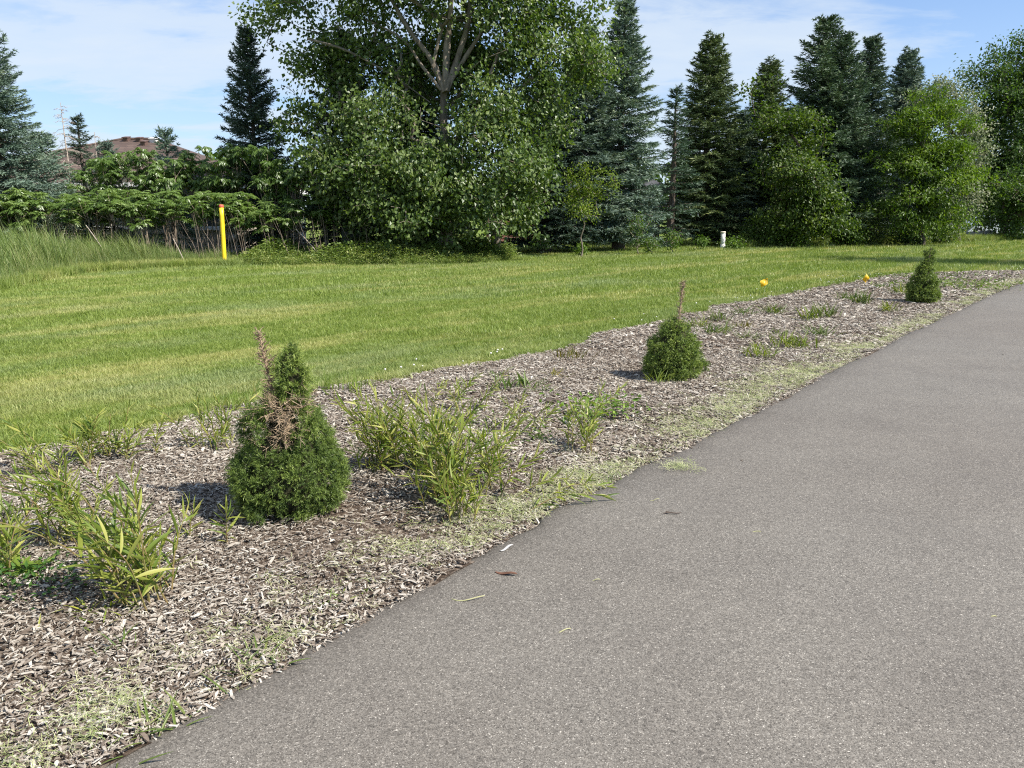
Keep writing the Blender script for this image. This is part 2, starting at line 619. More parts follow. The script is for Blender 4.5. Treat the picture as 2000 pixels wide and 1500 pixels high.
def build_mulch_mats():
    m, nt, b, out = new_mat('mulch_soil')
    pos = position(nt)
    n = noise(nt, pos, 45, 6, 0.7)
    vo = nt.nodes.new('ShaderNodeTexVoronoi')
    vo.inputs['Scale'].default_value = 60
    nt.links.new(pos, vo.inputs['Vector'])
    sp = nt.nodes.new('ShaderNodeSeparateColor')
    nt.links.new(vo.outputs['Color'], sp.inputs[0])
    c = ramp_node(nt, sp.outputs[0], [(0.1, (0.065, 0.046, 0.033)), (0.6, (0.135, 0.100, 0.074)), (0.95, (0.28, 0.23, 0.18))])
    w = ramp_node(nt, n, [(0.3, 0.6), (0.7, 1.2)])
    setc(nt, b.inputs['Base Color'], mix_col(nt, 1.0, c, w, 'MULTIPLY'))
    b.inputs['Roughness'].default_value = 0.95
    b.inputs['Specular IOR Level'].default_value = 0.1
    bump(nt, b, n, 1.0, 0.02)
    m, nt, b, out = new_mat('wood_chip')
    pos = position(nt)
    r = obj_rand(nt)
    pat = noise(nt, pos, 1.3, 4, 0.6)
    f = math_node(nt, 'ADD', math_node(nt, 'MULTIPLY', r, 0.75), math_node(nt, 'MULTIPLY', pat, 0.5))
    c = ramp_node(nt, f, [(0.20, (0.095, 0.070, 0.050)), (0.44, (0.18, 0.143, 0.110)), (0.64, (0.30, 0.255, 0.205)), (0.86, (0.42, 0.375, 0.312)), (1.0, (0.51, 0.47, 0.405))])
    g = ramp_node(nt, noise(nt, pos, 130, 3, 0.7), [(0.3, 0.75), (0.7, 1.15)])
    setc(nt, b.inputs['Base Color'], mix_col(nt, 1.0, c, g, 'MULTIPLY'))
    b.inputs['Roughness'].default_value = 0.8
    b.inputs['Specular IOR Level'].default_value = 0.25
    m, nt, b, out = new_mat('dry_clipping')
    r = obj_rand(nt)
    c = ramp_node(nt, r, [(0.0, (0.15, 0.21, 0.06)), (0.35, (0.30, 0.345, 0.12)), (0.7, (0.42, 0.425, 0.20)), (1.0, (0.52, 0.49, 0.34))])
    setc(nt, b.inputs['Base Color'], c)
    b.inputs['Roughness'].default_value = 0.7
    m, nt, b, out = new_mat('tall_grass_blade')
    r = obj_rand(nt)
    c = ramp_node(nt, r, [(0.0, (0.070, 0.120, 0.022)), (0.5, (0.135, 0.195, 0.042)), (0.85, (0.215, 0.26, 0.075)), (1.0, (0.34, 0.34, 0.15))])
    setc(nt, b.inputs['Base Color'], c)
    b.inputs['Roughness'].default_value = 0.55
    t = nt.nodes.new('ShaderNodeBsdfTranslucent')
    nt.links.new(mix_col(nt, 1.0, c, (1.2, 1.2, 0.7), 'MULTIPLY'), t.inputs[0])
    mx = nt.nodes.new('ShaderNodeMixShader')
    mx.inputs[0].default_value = 0.3
    nt.links.new(b.outputs[0], mx.inputs[1])
    nt.links.new(t.outputs[0], mx.inputs[2])
    nt.links.new(mx.outputs[0], out.inputs[0])


build_mulch_mats()


# ------------------------------------------------------------------ geometry-node scatter (for stuff only)
def proto_collection(name, meshes):
    c = bpy.data.collections.new(name)
    for i, me in enumerate(meshes):
        o = bpy.data.objects.new('%s_piece' % name, me)
        c.objects.link(o)
    return c


def scatter(name, P, rot, scl, coll):
    n = len(P)
    me = bpy.data.meshes.new(name)
    me.vertices.add(n)
    me.vertices.foreach_set('co', np.asarray(P, np.float32).ravel())
    a = me.attributes.new('rot', 'FLOAT_VECTOR', 'POINT')
    a.data.foreach_set('vector', np.asarray(rot, np.float32).ravel())
    a = me.attributes.new('scl', 'FLOAT_VECTOR', 'POINT')
    s = np.asarray(scl, np.float32)
    if s.ndim == 1:
        s = np.repeat(s[:, None], 3, 1)
    a.data.foreach_set('vector', np.ascontiguousarray(s).ravel())
    a = me.attributes.new('pick', 'INT', 'POINT')
    a.data.foreach_set('value', rng.integers(0, len(coll.objects), n).astype(np.int32))
    me.update()
    o = obj(name, me)
    g = bpy.data.node_groups.new('scatter_' + name, 'GeometryNodeTree')
    g.interface.new_socket('Geometry', in_out='INPUT', socket_type='NodeSocketGeometry')
    g.interface.new_socket('Geometry', in_out='OUTPUT', socket_type='NodeSocketGeometry')
    gi = g.nodes.new('NodeGroupInput')
    go = g.nodes.new('NodeGroupOutput')
    ip = g.nodes.new('GeometryNodeInstanceOnPoints')
    ci = g.nodes.new('GeometryNodeCollectionInfo')
    ci.inputs['Collection'].default_value = coll
    ci.inputs['Separate Children'].default_value = True
    ci.inputs['Reset Children'].default_value = True
    ip.inputs['Pick Instance'].default_value = True

    def na(nm, t):
        k = g.nodes.new('GeometryNodeInputNamedAttribute')
        k.data_type = t
        k.inputs['Name'].default_value = nm
        return k.outputs['Attribute']
    L = g.links.new
    L(gi.outputs[0], ip.inputs['Points'])
    L(ci.outputs[0], ip.inputs['Instance'])
    L(na('pick', 'INT'), ip.inputs['Instance Index'])
    e2r = g.nodes.new('FunctionNodeEulerToRotation')
    L(na('rot', 'FLOAT_VECTOR'), e2r.inputs[0])
    L(e2r.outputs[0], ip.inputs['Rotation'])
    L(na('scl', 'FLOAT_VECTOR'), ip.inputs['Scale'])
    L(ip.outputs[0], go.inputs[0])
    m = o.modifiers.new('scatter', 'NODES')
    m.node_group = g
    return tag(o, kind='stuff')


# ================================================================== THE SETTING
def smooth_poly(pts, n):
    """a smooth curve (Catmull-Rom) through pts, n samples evenly by length"""
    P = np.array(pts, float)
    P = np.vstack([2 * P[0] - P[1], P, 2 * P[-1] - P[-2]])
    out = []
    for i in range(1, len(P) - 2):
        t = np.linspace(0, 1, 30, endpoint=False)[:, None]
        a, b, c, d = P[i - 1], P[i], P[i + 1], P[i + 2]
        out.append(.5 * (2 * b + (c - a) * t + (2 * a - 5 * b + 4 * c - d) * t ** 2 + (3 * b - a - 3 * c + d) * t ** 3))
    out = np.vstack(out + [P[-2][None]])
    L = np.concatenate([[0], np.cumsum(np.linalg.norm(np.diff(out, axis=0), axis=1))])
    s = np.linspace(0, L[-1], n)
    return np.stack([np.interp(s, L, out[:, k]) for k in range(out.shape[1])], 1)


PATH_EDGE = smooth_poly([(-3.4, -1.5), (-2.0, 0.75)] + [G(*p) for p in ((195, 1500), (500, 1340), (900, 1110), (1165, 965), (1400, 850), (1518, 788), (1702, 691), (1863, 613), (2000, 553))] + [(16.3, 22.2), (22.0, 28.2), (30.0, 37.0)], 420)
BED_EDGE = smooth_poly([(-7.5, -1.5), (-5.2, 1.6), (-4.0, 3.6)] + [G(*p) for p in ((0, 890), (280, 835), (430, 800), (750, 745), (880, 720), (1090, 685), (1180, 655), (1350, 613), (1513, 580), (1636, 557), (1778, 536), (2000, 529))] + [(18.5, 24.4), (24.0, 29.6), (29.0, 35.5)], 420)


def side_of(P, curve):
    """signed distance of 2-D points to a curve: > 0 on its right hand side"""
    best = np.full(len(P), 1e9)
    sgn = np.zeros(len(P))
    for i in range(0, len(curve) - 1, 2):
        a = curve[i]
        b = curve[min(i + 2, len(curve) - 1)]
        d = b - a
        t = np.clip(((P - a) @ d) / (d @ d), 0, 1)
        q = a + t[:, None] * d
        w = P - q
        dist = np.hypot(w[:, 0], w[:, 1])
        cr = d[1] * w[:, 0] - d[0] * w[:, 1]
        m = dist < best
        best[m] = dist[m]
        sgn[m] = np.sign(cr[m])
    return best * sgn


# lawn sheet to the horizon, finer near the camera
def build_ground():
    a = Acc()
    xs = np.concatenate([[-900, -300, -120], np.linspace(-60, 60, 61), [120, 300, 900]])
    ys = np.concatenate([[-60, -20], np.linspace(-4, 76, 81), [110, 200, 500, 1500]])
    X, Y = np.meshgrid(xs, ys)
    Z = (vnoise(np.stack([X.ravel(), Y.ravel()], 1), 0.35, 3) - .5) * 0.05
    far = (np.abs(X.ravel()) > 60) | (Y.ravel() > 76) | (Y.ravel() < -4)
    Z[far] = 0
    # keep it below the bed and the path
    p = np.stack([X.ravel(), Y.ravel()], 1)
    near = side_of(p, BED_EDGE) > -1.3
    Z[near] = -0.045
    V = np.stack([X.ravel(), Y.ravel(), Z], 1)
    nx = len(xs)
    i, j = np.meshgrid(np.arange(nx - 1), np.arange(len(ys) - 1))
    b = (j * nx + i).ravel()
    a.add(V, Q=np.stack([b, b + 1, b + 1 + nx, b + nx], 1))
    tag(a.build('lawn', MATS['lawn_sheet'], None, True), kind='structure')


def strip(A, B, cols, zf, name, mat, var_cols=None):
    n = len(A)
    t = np.asarray(cols)
    P = A[:, None] * (1 - t)[None, :, None] + B[:, None] * t[None, :, None]
    k = len(t)
    z = zf(P.reshape(-1, 2)).reshape(n, k)
    V = np.concatenate([P, z[..., None]], 2).reshape(-1, 3)
    i, j = np.meshgrid(np.arange(k - 1), np.arange(n - 1))
    b = (j * k + i).ravel()
    Q = np.stack([b, b + 1, b + 1 + k, b + k], 1)
    a = Acc()
    a.add(V, Q=Q[:, ::-1] if name == 'x' else Q, var=np.tile(var_cols if var_cols is not None else np.full(k, .5), n))
    return a.build(name, mat, None, True)


def bed_z(P):
    return 0.004 + (vnoise(P, 1.7, 11) - .5) * 0.05 + (vnoise(P, 6.0, 12) - .5) * 0.025 + 0.012


build_ground()

# mulch bed between the lawn edge and the path edge, edges a little ragged
nE = 420
tang = np.gradient(BED_EDGE, axis=0)
nrm = unit(np.stack([tang[:, 1], -tang[:, 0]], 1))
BED_RAG = BED_EDGE + nrm * ((vnoise(BED_EDGE, 2.3, 5) - .5) * 0.22 + (vnoise(BED_EDGE, 9.0, 6) - .5) * 0.08)[:, None]
tang = np.gradient(PATH_EDGE, axis=0)
nrmP = unit(np.stack([tang[:, 1], -tang[:, 0]], 1))
BED_IN = PATH_EDGE + nrmP * 0.06
mulch_bed = strip(BED_RAG, BED_IN, np.linspace(0, 1, 40), lambda P: bed_z(P), 'mulch_bed', MATS['mulch_soil'])
tag(mulch_bed, kind='structure')

# asphalt path: flat mat 3.2 m wide, rounded crumbling edge
PE = PATH_EDGE + nrmP * ((vnoise(PATH_EDGE, 3.5, 21) - .5) * 0.05 + (vnoise(PATH_EDGE, 14, 22) - .5) * 0.035)[:, None]
# finer sampling of the edge for the crumbling
PE = smooth_poly(PE, 1400)
tg = np.gradient(PE, axis=0)
nP = unit(np.stack([tg[:, 1], -tg[:, 0]], 1))
PE = PE + nP * ((vnoise(PE, 22, 23) - .5) * 0.022)[:, None]
offs = np.array([-0.012, 0.0, 0.012, 0.03, 0.06, 0.11, 0.2, 0.5, 1.2, 2.2, 3.1, 3.2, 3.22])
zz = np.array([-0.03, 0.018, 0.029, 0.034, 0.036, 0.037, 0.038, 0.042, 0.05, 0.048, 0.038, 0.03, -0.03])
ev = np.array([1, 1, .95, .8, .6, .35, .12, 0, 0, 0, 0, 0, 0])
# away from the crumbled edge the mat follows the smooth line of the path
PS = smooth_poly(PATH_EDGE, 1400)
tS = np.gradient(PS, axis=0)
nS = unit(np.stack([tS[:, 1], -tS[:, 0]], 1))
wS = np.clip(offs / 0.2, 0, 1)[None, :, None]
edge_pts = (PE[:, None] + nS[:, None] * offs[None, :, None]) * (1 - wS) + (PS[:, None] + nS[:, None] * offs[None, :, None]) * wS
V = np.concatenate([edge_pts, np.broadcast_to(zz, (len(PE), len(offs)))[..., None]], 2).reshape(-1, 3)
k = len(offs)
ii, jj = np.meshgrid(np.arange(k - 1), np.arange(len(PE) - 1))
bb = (jj * k + ii).ravel()
ap = Acc()
ap.add(V, Q=np.stack([bb, bb + 1, bb + 1 + k, bb + k], 1), var=np.tile(ev, len(PE)))
tag(ap.build('asphalt_path', MATS['asphalt'], None, True), kind='structure')


# ------------------------------------------------------------------ wood chips
def chip_mesh(seed):
    r = np.random.default_rng(seed)
    L = r.uniform(0.7, 1.2)
    w = r.uniform(0.16, 0.34)
    h = r.uniform(0.05, 0.11)
    xs = np.array([-.5, -.1, .3, .5]) * L
    ws = w * np.array([r.uniform(.3, .9), 1, r.uniform(.7, 1), r.uniform(.1, .6)])
    off = r.uniform(-.06, .06, 4)
    zz_ = np.array([0, r.uniform(.0, .05), r.uniform(.0, .04), -r.uniform(0, .06)])
    V, Q = [], []
    for i in range(4):
        for sy, sz in ((-1, -1), (1, -1), (1, 1), (-1, 1)):
            V.append((xs[i], off[i] + sy * ws[i] * .5, zz_[i] + sz * h * .5))
    for i in range(3):
        for j in range(4):
            j2 = (j + 1) % 4
            Q.append((i * 4 + j, (i + 1) * 4 + j, (i + 1) * 4 + j2, i * 4 + j2))
    Q += [(0, 1, 2, 3), (15, 14, 13, 12)]
    return make_mesh('wood_chip', V, [np.array(Q)], MATS['wood_chip'])


CHIPS = [chip_mesh(100 + i) for i in range(10)]
chip_coll = proto_collection('chips', CHIPS)


def bed_points(dens_of, xlim, ylim, n):
    p = np.stack([rng.uniform(xlim[0], xlim[1], n), rng.uniform(ylim[0], ylim[1], n)], 1)
    d = np.hypot(p[:, 0], p[:, 1])
    keep = (side_of(p, BED_RAG) > -0.02) & (side_of(p, PATH_EDGE) < 0.045)
    vis = (np.abs(p[:, 0]) < p[:, 1] * 0.72 + 1.2) & (p[:, 1] > 1.2)
    p = p[keep & vis]
    return p


def scatter_chips():
    P, S, Rr = [], [], []
    for (y0, y1, x0, x1, dens, s0) in ((1.2, 4.5, -5.2, 1.2, 15000, 0.0145), (4.5, 8.5, -4.2, 4.2, 7600, 0.020), (8.5, 14, -1, 8.6, 2900, 0.030), (14, 24.5, 3, 22, 1000, 0.047)):
        n = int((y1 - y0) * (x1 - x0) * dens)
        p = bed_points(None, (x0, x1), (y0, y1), n)
        zone = np.exp(-(((p[:, 0] + .75) / .62) ** 2 + ((p[:, 1] - 3.25) / .55) ** 2)) * .62 + (vnoise(p, 1.1, 91) > .68) * .35
        p = p[rng.random(len(p)) > zone]
        m = len(p)
        s = s0 * np.minimum(np.exp(rng.normal(-0.08, 0.55, m)), 2.6)
        z = bed_z(p) + rng.uniform(0.0, 0.022, m) * 1.0
        P.append(np.column_stack([p, z]))
        S.append(np.column_stack([s, s * rng.uniform(.6, 1.3, m), s * rng.uniform(.8, 1.4, m)]))
        Rr.append(np.column_stack([rng.normal(0, .30, m), rng.normal(0, .22, m), rng.uniform(0, 6.283, m)]))
    P, S, Rr = np.vstack(P), np.vstack(S), np.vstack(Rr)
    return scatter('bark_mulch', P, Rr, S, chip_coll)


scatter_chips()
# the largest chips near the camera lie as single pieces of the bed
pc = bed_points(None, (-3.2, 0.8), (1.75, 4.2), 700)[:300]
for i, (x, y) in enumerate(pc):
    o = obj('wood_chip', CHIPS[i % 10], mulch_bed)
    z = float(bed_z(np.array([[x, y]]))[0]) + random.uniform(0.014, 0.026)
    o.location = (x, y, z)
    s = random.uniform(0.020, 0.038)
    o.scale = (s, s * random.uniform(.45, .8), s * .9)
    o.rotation_euler = (random.gauss(0, .2), random.gauss(0, .15), random.uniform(0, 6.28))


# ------------------------------------------------------------------ dry clippings along the path edge
def clip_mesh(seed):
    r = np.random.default_rng(seed)
    a = Acc()
    n = 5
    for _ in range(n):
        th = r.uniform(0, 6.28)
        c = r.normal(0, .35, 2)
        L = r.uniform(.5, 1.3)
        bend = r.normal(0, .6)
        p = []
        for i in range(4):
            t = i / 3
            an = th + bend * t
            p.append((c[0] + math.cos(an) * L * t, c[1] + math.sin(an) * L * t, r.uniform(0.0, .22)))
        p = np.array(p)
        sd = np.array([-math.sin(th), math.cos(th), 0]) * 0.015
        V = np.stack([p - sd, p + sd], 1).reshape(-1, 3)
        Q = [(2 * i, 2 * i + 1, 2 * i + 3, 2 * i + 2) for i in range(3)]
        a.add(V, Q=Q)
    return a.mesh('clipping', MATS['dry_clipping'])


clip_coll = proto_collection('clippings', [clip_mesh(300 + i) for i in range(8)])


def scatter_clippings():
    idx = rng.random(36000) ** 1.25 * (len(PATH_EDGE) * 0.93 - 30) + 20
    base = np.stack([np.interp(idx, np.arange(len(PATH_EDGE)), PATH_EDGE[:, k]) for k in (0, 1)], 1)
    nn = np.stack([np.interp(idx, np.arange(len(PATH_EDGE)), nrmP[:, k]) for k in (0, 1)], 1)
    off = np.abs(rng.normal(0, 0.24, len(idx))) + rng.exponential(0.09, len(idx))
    p = base - nn * (off - 0.015)[:, None]
    w = vnoise(p, 2.2, 31) * .6 + vnoise(p, 6.5, 32) * .4
    thr = 0.56 + off * 0.36 - np.where(p[:, 1] > 3.6, 0.08, 0.0) - np.exp(-((p[:, 1] - 6.6) / 2.6) ** 2) * 0.08 + np.where(p[:, 1] < 3.2, .09, 0) + np.clip((p[:, 1] - 7.5) * .03, 0, .16) + .02
    keep = (w + rng.normal(0, .17, len(p)) > thr) | (rng.random(len(p)) < 0.04) | ((off < 0.03) & (rng.random(len(p)) < .5))
    keep &= (np.abs(p[:, 0]) < p[:, 1] * 0.72 + 1)
    p, off = p[keep], off[keep]
    # a little heap blown onto the path
    c = np.array(G(1325, 925))
    h = c + rng.normal(0, 1, (90, 2)) * np.array([0.055, 0.045])
    z = np.concatenate([bed_z(p) + rng.uniform(0.016, 0.035, len(p)), np.full(len(h), 0.045) + rng.random(90) * .012])
    z[:len(p)] = np.where(off < 0.05, np.maximum(z[:len(p)], 0.036), z[:len(p)])
    p = np.vstack([p, h])
    d = np.hypot(p[:, 0], p[:, 1])
    s = (0.030 + d * 0.0011) * rng.uniform(.6, 1.7, len(p))
    rot = np.column_stack([rng.normal(0, .15, len(p)), rng.normal(0, .15, len(p)), rng.uniform(0, 6.28, len(p))])
    scatter('grass_clippings', np.column_stack([p, z]), rot, s, clip_coll)


scatter_clippings()


# ------------------------------------------------------------------ lawn blades
def tuft_mesh(name, seed, n, spread, h, w, mat, lean=(0, 0), bendk=0.5, segs=2):
    r = np.random.default_rng(seed)
    a = Acc()
    for _ in range(n):
        c = np.array([*(r.normal(0, spread, 2)), -0.01])
        th = r.uniform(0, 6.28)
        L = h * r.uniform(.55, 1.15)
        out = np.array([math.cos(th), math.sin(th), 0]) * r.uniform(.1, bendk) + np.array([lean[0], lean[1], 0]) * r.uniform(.6, 1.3)
        side = np.array([-math.sin(th + r.normal(0, .6)), math.cos(th), 0])
        p0 = c
        V = []
        for i in range(segs + 1):
            t = i / segs
            p = p0 + np.array([0, 0, 1.0]) * L * t * (1 - .25 * t * np.linalg.norm(out)) + out * L * t * t
            ww = w * (1 - t) ** .7
            if i < segs:
                V += [p - side * ww * .5, p + side * ww * .5]
            else:
                V += [p]
        Q = [(2 * i, 2 * i + 1, 2 * i + 3, 2 * i + 2) for i in range(segs - 1)]
        m = 2 * (segs - 1)
        a.add(V, T=[(m, m + 1, m + 2)], Q=Q)
    return a.mesh(name, mat)


near_coll = proto_collection('near_turf', [tuft_mesh('turf', 400 + i, 16, 0.022, 0.052, 0.0046, MATS['grass_blade'], (-.1, .05), .8) for i in range(8)])
far_coll = proto_collection('far_turf', [tuft_mesh('turf', 420 + i, 14, 0.055, 0.075, 0.012, MATS['grass_blade'], (-.1, .05), .8, 1) for i in range(8)])


# edge where the mown lawn ends in rough growth (from left to right)
ROUGH = np.array([(-30, 13), (-14, 13.6), (-10.2, 15.4), (-9.6, 18.6), (-11.0, 20.8), (-8.6, 22.8), (-4.7, 23.9), (-1.6, 25.2), (0.4, 29.4), (4.1, 31.2), (9.2, 34.3), (14.6, 37.2), (22.2, 42.6), (30.6, 46.8), (50, 54)])


def scatter_lawn():
    for nm, coll, bands in (('grass', near_coll, ((3.2, 6.2, 2100, 1.0), (6.2, 9.5, 1250, 1.15), (9.5, 14, 620, 1.5))),
                            ('grass', far_coll, ((14, 21, 210, 1.0), (21, 32, 110, 1.3), (32, 52, 45, 1.9)))):
        P, S = [], []
        for (y0, y1, dens, s0) in bands:
            xa, xb = -y1 * .72 - 1.0, y1 * .72 + 1
            n = int((y1 - y0) * (xb - xa) * dens)
            p = np.stack([rng.uniform(xa, xb, n), rng.uniform(y0, y1, n)], 1)
            p = p[np.abs(p[:, 0]) < p[:, 1] * .70 + .8]
            inbed = side_of(p, BED_RAG)
            e = (vnoise(p, 8, 41) - .5) * 0.10
            k = (inbed < e) | (side_of(p, PATH_EDGE) > 3.25)
            p = p[k]
            yb = np.interp(p[:, 0], ROUGH[:, 0], ROUGH[:, 1])
            p = p[p[:, 1] < yb + 14]
            P.append(np.column_stack([p, np.zeros(len(p)) + (vnoise(p, 0.35, 3) - .5) * 0.05]))
            edge = np.clip(1 + side_of(p, BED_RAG) / 0.5, 0, 1) ** 2 * .35
            S.append(s0 * rng.uniform(.65, 1.3, len(p)) * (.75 + .5 * vnoise(p, 1.1, 42)) * (1 + edge * 0.5))
        P, S = np.vstack(P), np.concatenate(S)
        # the sheet dips under the bed's rim: blades there still stand on the rim
        P[:, 2] = np.where(side_of(P[:, :2], BED_RAG) > -1.3, np.maximum(P[:, 2], -0.01), P[:, 2])
        rot = np.column_stack([rng.normal(0, .14, len(P)), rng.normal(0, .14, len(P)), rng.uniform(0, 6.28, len(P))])
        scatter(nm, P, rot, S, coll)


scatter_lawn()


def clover_flowers():
    a = Acc()
    v = []
    for i in range(5):
        for j in range(6):
            th, ph = math.pi * (i + .5) / 5, 2 * math.pi * j / 6
            v.append((math.sin(th) * math.cos(ph), math.sin(th) * math.sin(ph), math.cos(th)))
    v = np.array(v)
    Q = [(i * 6 + j, (i + 1) * 6 + j, (i + 1) * 6 + (j + 1) % 6, i * 6 + (j + 1) % 6) for i in range(4) for j in range(6)]
    n = 150
    idx = rng.uniform(70, 300, n)
    base = np.stack([np.interp(idx, np.arange(nE), BED_RAG[:, k]) for k in (0, 1)], 1)
    nn = np.stack([np.interp(idx, np.arange(nE), nrm[:, k]) for k in (0, 1)], 1)
    p = base - nn * (np.abs(rng.normal(0, .28, n)) + .02)[:, None]
    k = vnoise(p, 1.3, 51) > .46
    for x, y in p[k]:
        s = random.uniform(.005, .0085) * (1 + 0.03 * y)
        a.add(v * s + np.array([x, y, random.uniform(.05, .085)]), Q=Q)
    tag(a.build('clover_flowers', plain_mat('clover_white', (0.66, 0.64, 0.58), 0.8, 0.2)), kind='stuff')


clover_flowers()

# ================================================================== TREES
def conifer(seed, H, Rmax, z0=0.6, shape=0.9, dens=1.0, droop=0.25, top_up=0.6, shard=(0.13, 0.036), gap=0.0, ragged=0.18):
    """a spruce: whorled boughs with side twigs covered in needle tufts. Returns (foliage Acc, bough Acc)"""
    r = np.random.default_rng(seed)
    fo, bo = Acc(), Acc()
    z = z0
    A, B, ra, rb = [], [], [], []
    Cs, Ds, Ss, Ls, Ws, Va = [], [], [], [], [], []
    while z < H - 0.12:
        f = (H - z) / (H - z0)
        Rz = Rmax * (f ** shape) * (1 - 0.55 * max(0, 0.12 - (z - z0) / H) / 0.12 * 0.5)
        nb = max(4, int((6.5 + 2 * f) * dens))
        ph = r.uniform(0, 6.28)
        for bI in range(nb):
            if r.random() < gap:
                continue
            az = ph + bI / nb * 6.283 + r.normal(0, .22)
            L = Rz * r.uniform(1 - ragged * 1.8, 1 + ragged) + 0.10
            zb = z + r.normal(0, .10)
            el = np.interp(f, [0, .25, .6, 1], [top_up + .35, top_up, .18, -.05]) + r.normal(0, .1)
            n = max(4, int(L / 0.085))
            s = np.linspace(0, 1, n)
            h = np.array([math.cos(az), math.sin(az), 0])
            rad = L * s
            dz = math.tan(el) * rad * .8 - droop * L * s ** 2 * f ** .5 + droop * .75 * L * s ** 3.2 * f ** .5
            P = h[None] * (rad * (1 - .08 * s))[:, None]
            P[:, 2] = zb + dz
            A.append(P[:-1]); B.append(P[1:])
            rr = (0.008 + 0.014 * L) * (1 - s) + 0.003
            ra.append(rr[:-1]); rb.append(rr[1:])
            tang = unit(np.gradient(P, axis=0))
            bv = r.normal(0.5, .13)
            lat = np.array([-math.sin(az), math.cos(az), 0])
            for sd in (-1, 1):
                k = np.where((s > .12))[0]
                k = k[r.random(len(k)) < .93]
                if len(k) == 0:
                    continue
                sk = s[k]
                tl = np.clip(L * .46 * (1.08 - sk) + .10, .08, .62) * r.uniform(.6, 1.15, len(k))
                ang = R(52) + r.normal(0, .18, len(k))
                d = tang[k] * np.cos(ang)[:, None] + sd * lat[None] * np.sin(ang)[:, None]
                d[:, 2] -= .22 + r.uniform(0, .30, len(k)) * f
                d = unit(d)
                m = 7
                for q in range(m):
                    t = (q + .6) / m
                    keep = tl * t > -1
                    base = P[k] + d * (tl * t)[:, None]
                    base[:, 2] -= (tl * t) ** 2 * .25
                    rd = unit(d * .9 + r.normal(0, .42, (len(k), 3)) + np.array([0, 0, .12]))
                    Cs.append(base); Ds.append(rd)
                    Ss.append(unit(np.cross(rd, r.normal(0, 1, (len(k), 3)))))
                    Ls.append(shard[0] * r.uniform(.7, 1.25, len(k))); Ws.append(shard[1] * r.uniform(.7, 1.3, len(k)))
                    tipv = .18 * (t > .8)
                    Va.append(np.clip(bv + r.normal(0, .12, len(k)) + tipv + .10 * (sk - .5), 0, 1))
            # the bough's own needles and tip
            for q in range(3):
                rd = unit(tang * .8 + r.normal(0, .45, (n, 3)))
                Cs.append(P); Ds.append(rd)
                Ss.append(unit(np.cross(rd, r.normal(0, 1, (n, 3)))))
                Ls.append(shard[0] * r.uniform(.8, 1.3, n)); Ws.append(shard[1] * r.uniform(.8, 1.3, n))
                Va.append(np.clip(bv + r.normal(0, .12, n) + .15 * (s > .9), 0, 1))
        z += np.interp(f, [0, 1], [.16, .29]) / dens ** .5
    # leader
    n = 46
    zt = np.linspace(H - .75, H + .05, n)
    rd = unit(r.normal(0, .6, (n, 3)) + np.array([0, 0, .9]))
    Cs.append(np.column_stack([r.normal(0, .015, n), r.normal(0, .015, n), zt])); Ds.append(rd)
    Ss.append(unit(np.cross(rd, r.normal(0, 1, (n, 3)))))
    Ls.append(np.full(n, shard[0] * .9)); Ws.append(np.full(n, shard[1])); Va.append(r.uniform(.4, .9, n))
    add_shards(fo, np.vstack(Cs), np.vstack(Ds), np.vstack(Ss), np.concatenate(Ls), np.concatenate(Ws), np.concatenate(Va))
    add_segs(bo, np.vstack(A), np.vstack(B), np.concatenate(ra), np.concatenate(rb), 3)
    return fo, bo


def spruce_proto(key, seed, H, Rmax, **kw):
    fo, bo = conifer(seed, H, Rmax, **kw)
    t = bo
    zs = np.linspace(-0.15, H, 9)
    rr = 0.018 * H * (1 - zs / H * .97) + 0.01
    rr[0] *= 1.35
    wob = np.random.default_rng(seed).normal(0, .012, (9, 2))
    add_tube(t, np.column_stack([wob, zs]), rr, 9)
    return dict(H=H, R=Rmax, foliage=fo.mesh('foliage', M_SPRUCE), trunk=t.mesh('trunk', M_BARK_D))


SPR = {
    'tall': spruce_proto('tall', 11, 9.5, 1.75, z0=.75, shape=.72, dens=1.35, droop=.36, shard=(.14, .042)),
    'tall2': spruce_proto('tall2', 12, 9.5, 1.75, z0=.70, shape=.80, dens=1.30, droop=.40, ragged=.24, shard=(.14, .042)),
    'wide': spruce_proto('wide', 13, 10.0, 2.5, z0=.6, shape=.78, dens=1.15, droop=.42, ragged=.28, gap=.03, shard=(.14, .042)),
    'dark': spruce_proto('dark', 14, 8.0, 2.1, z0=.7, shape=.88, dens=1.15, droop=.30, ragged=.28, gap=.03, shard=(.14, .042)),
    'small': spruce_proto('small', 15, 4.0, 1.15, z0=.3, shape=.9, dens=.95, droop=.15, shard=(.12, .032)),
    'sparse': spruce_proto('sparse', 16, 7.5, 1.3, z0=.5, shape=1.0, dens=.75, droop=.25, ragged=.4, gap=.18),
}


def spruce(px, y_top, Y, half_px, key, tint, rz, label, group='spruce trees', base_z=0.0):
    pr = SPR[key]
    top = W(px, y_top, Y)
    H = top[2] - base_z
    half = half_px / FPX * Y * 1.02
    t = empty('spruce_tree', (top[0], Y, base_z), rz)
    sx = half / pr['R']
    t.scale = (sx, sx, H / pr['H'])
    tag(t, label, 'spruce', group)
    obj('trunk', pr['trunk'], t)
    f = obj('foliage', pr['foliage'], t)
    f.color = (*tint, 1)
    return t


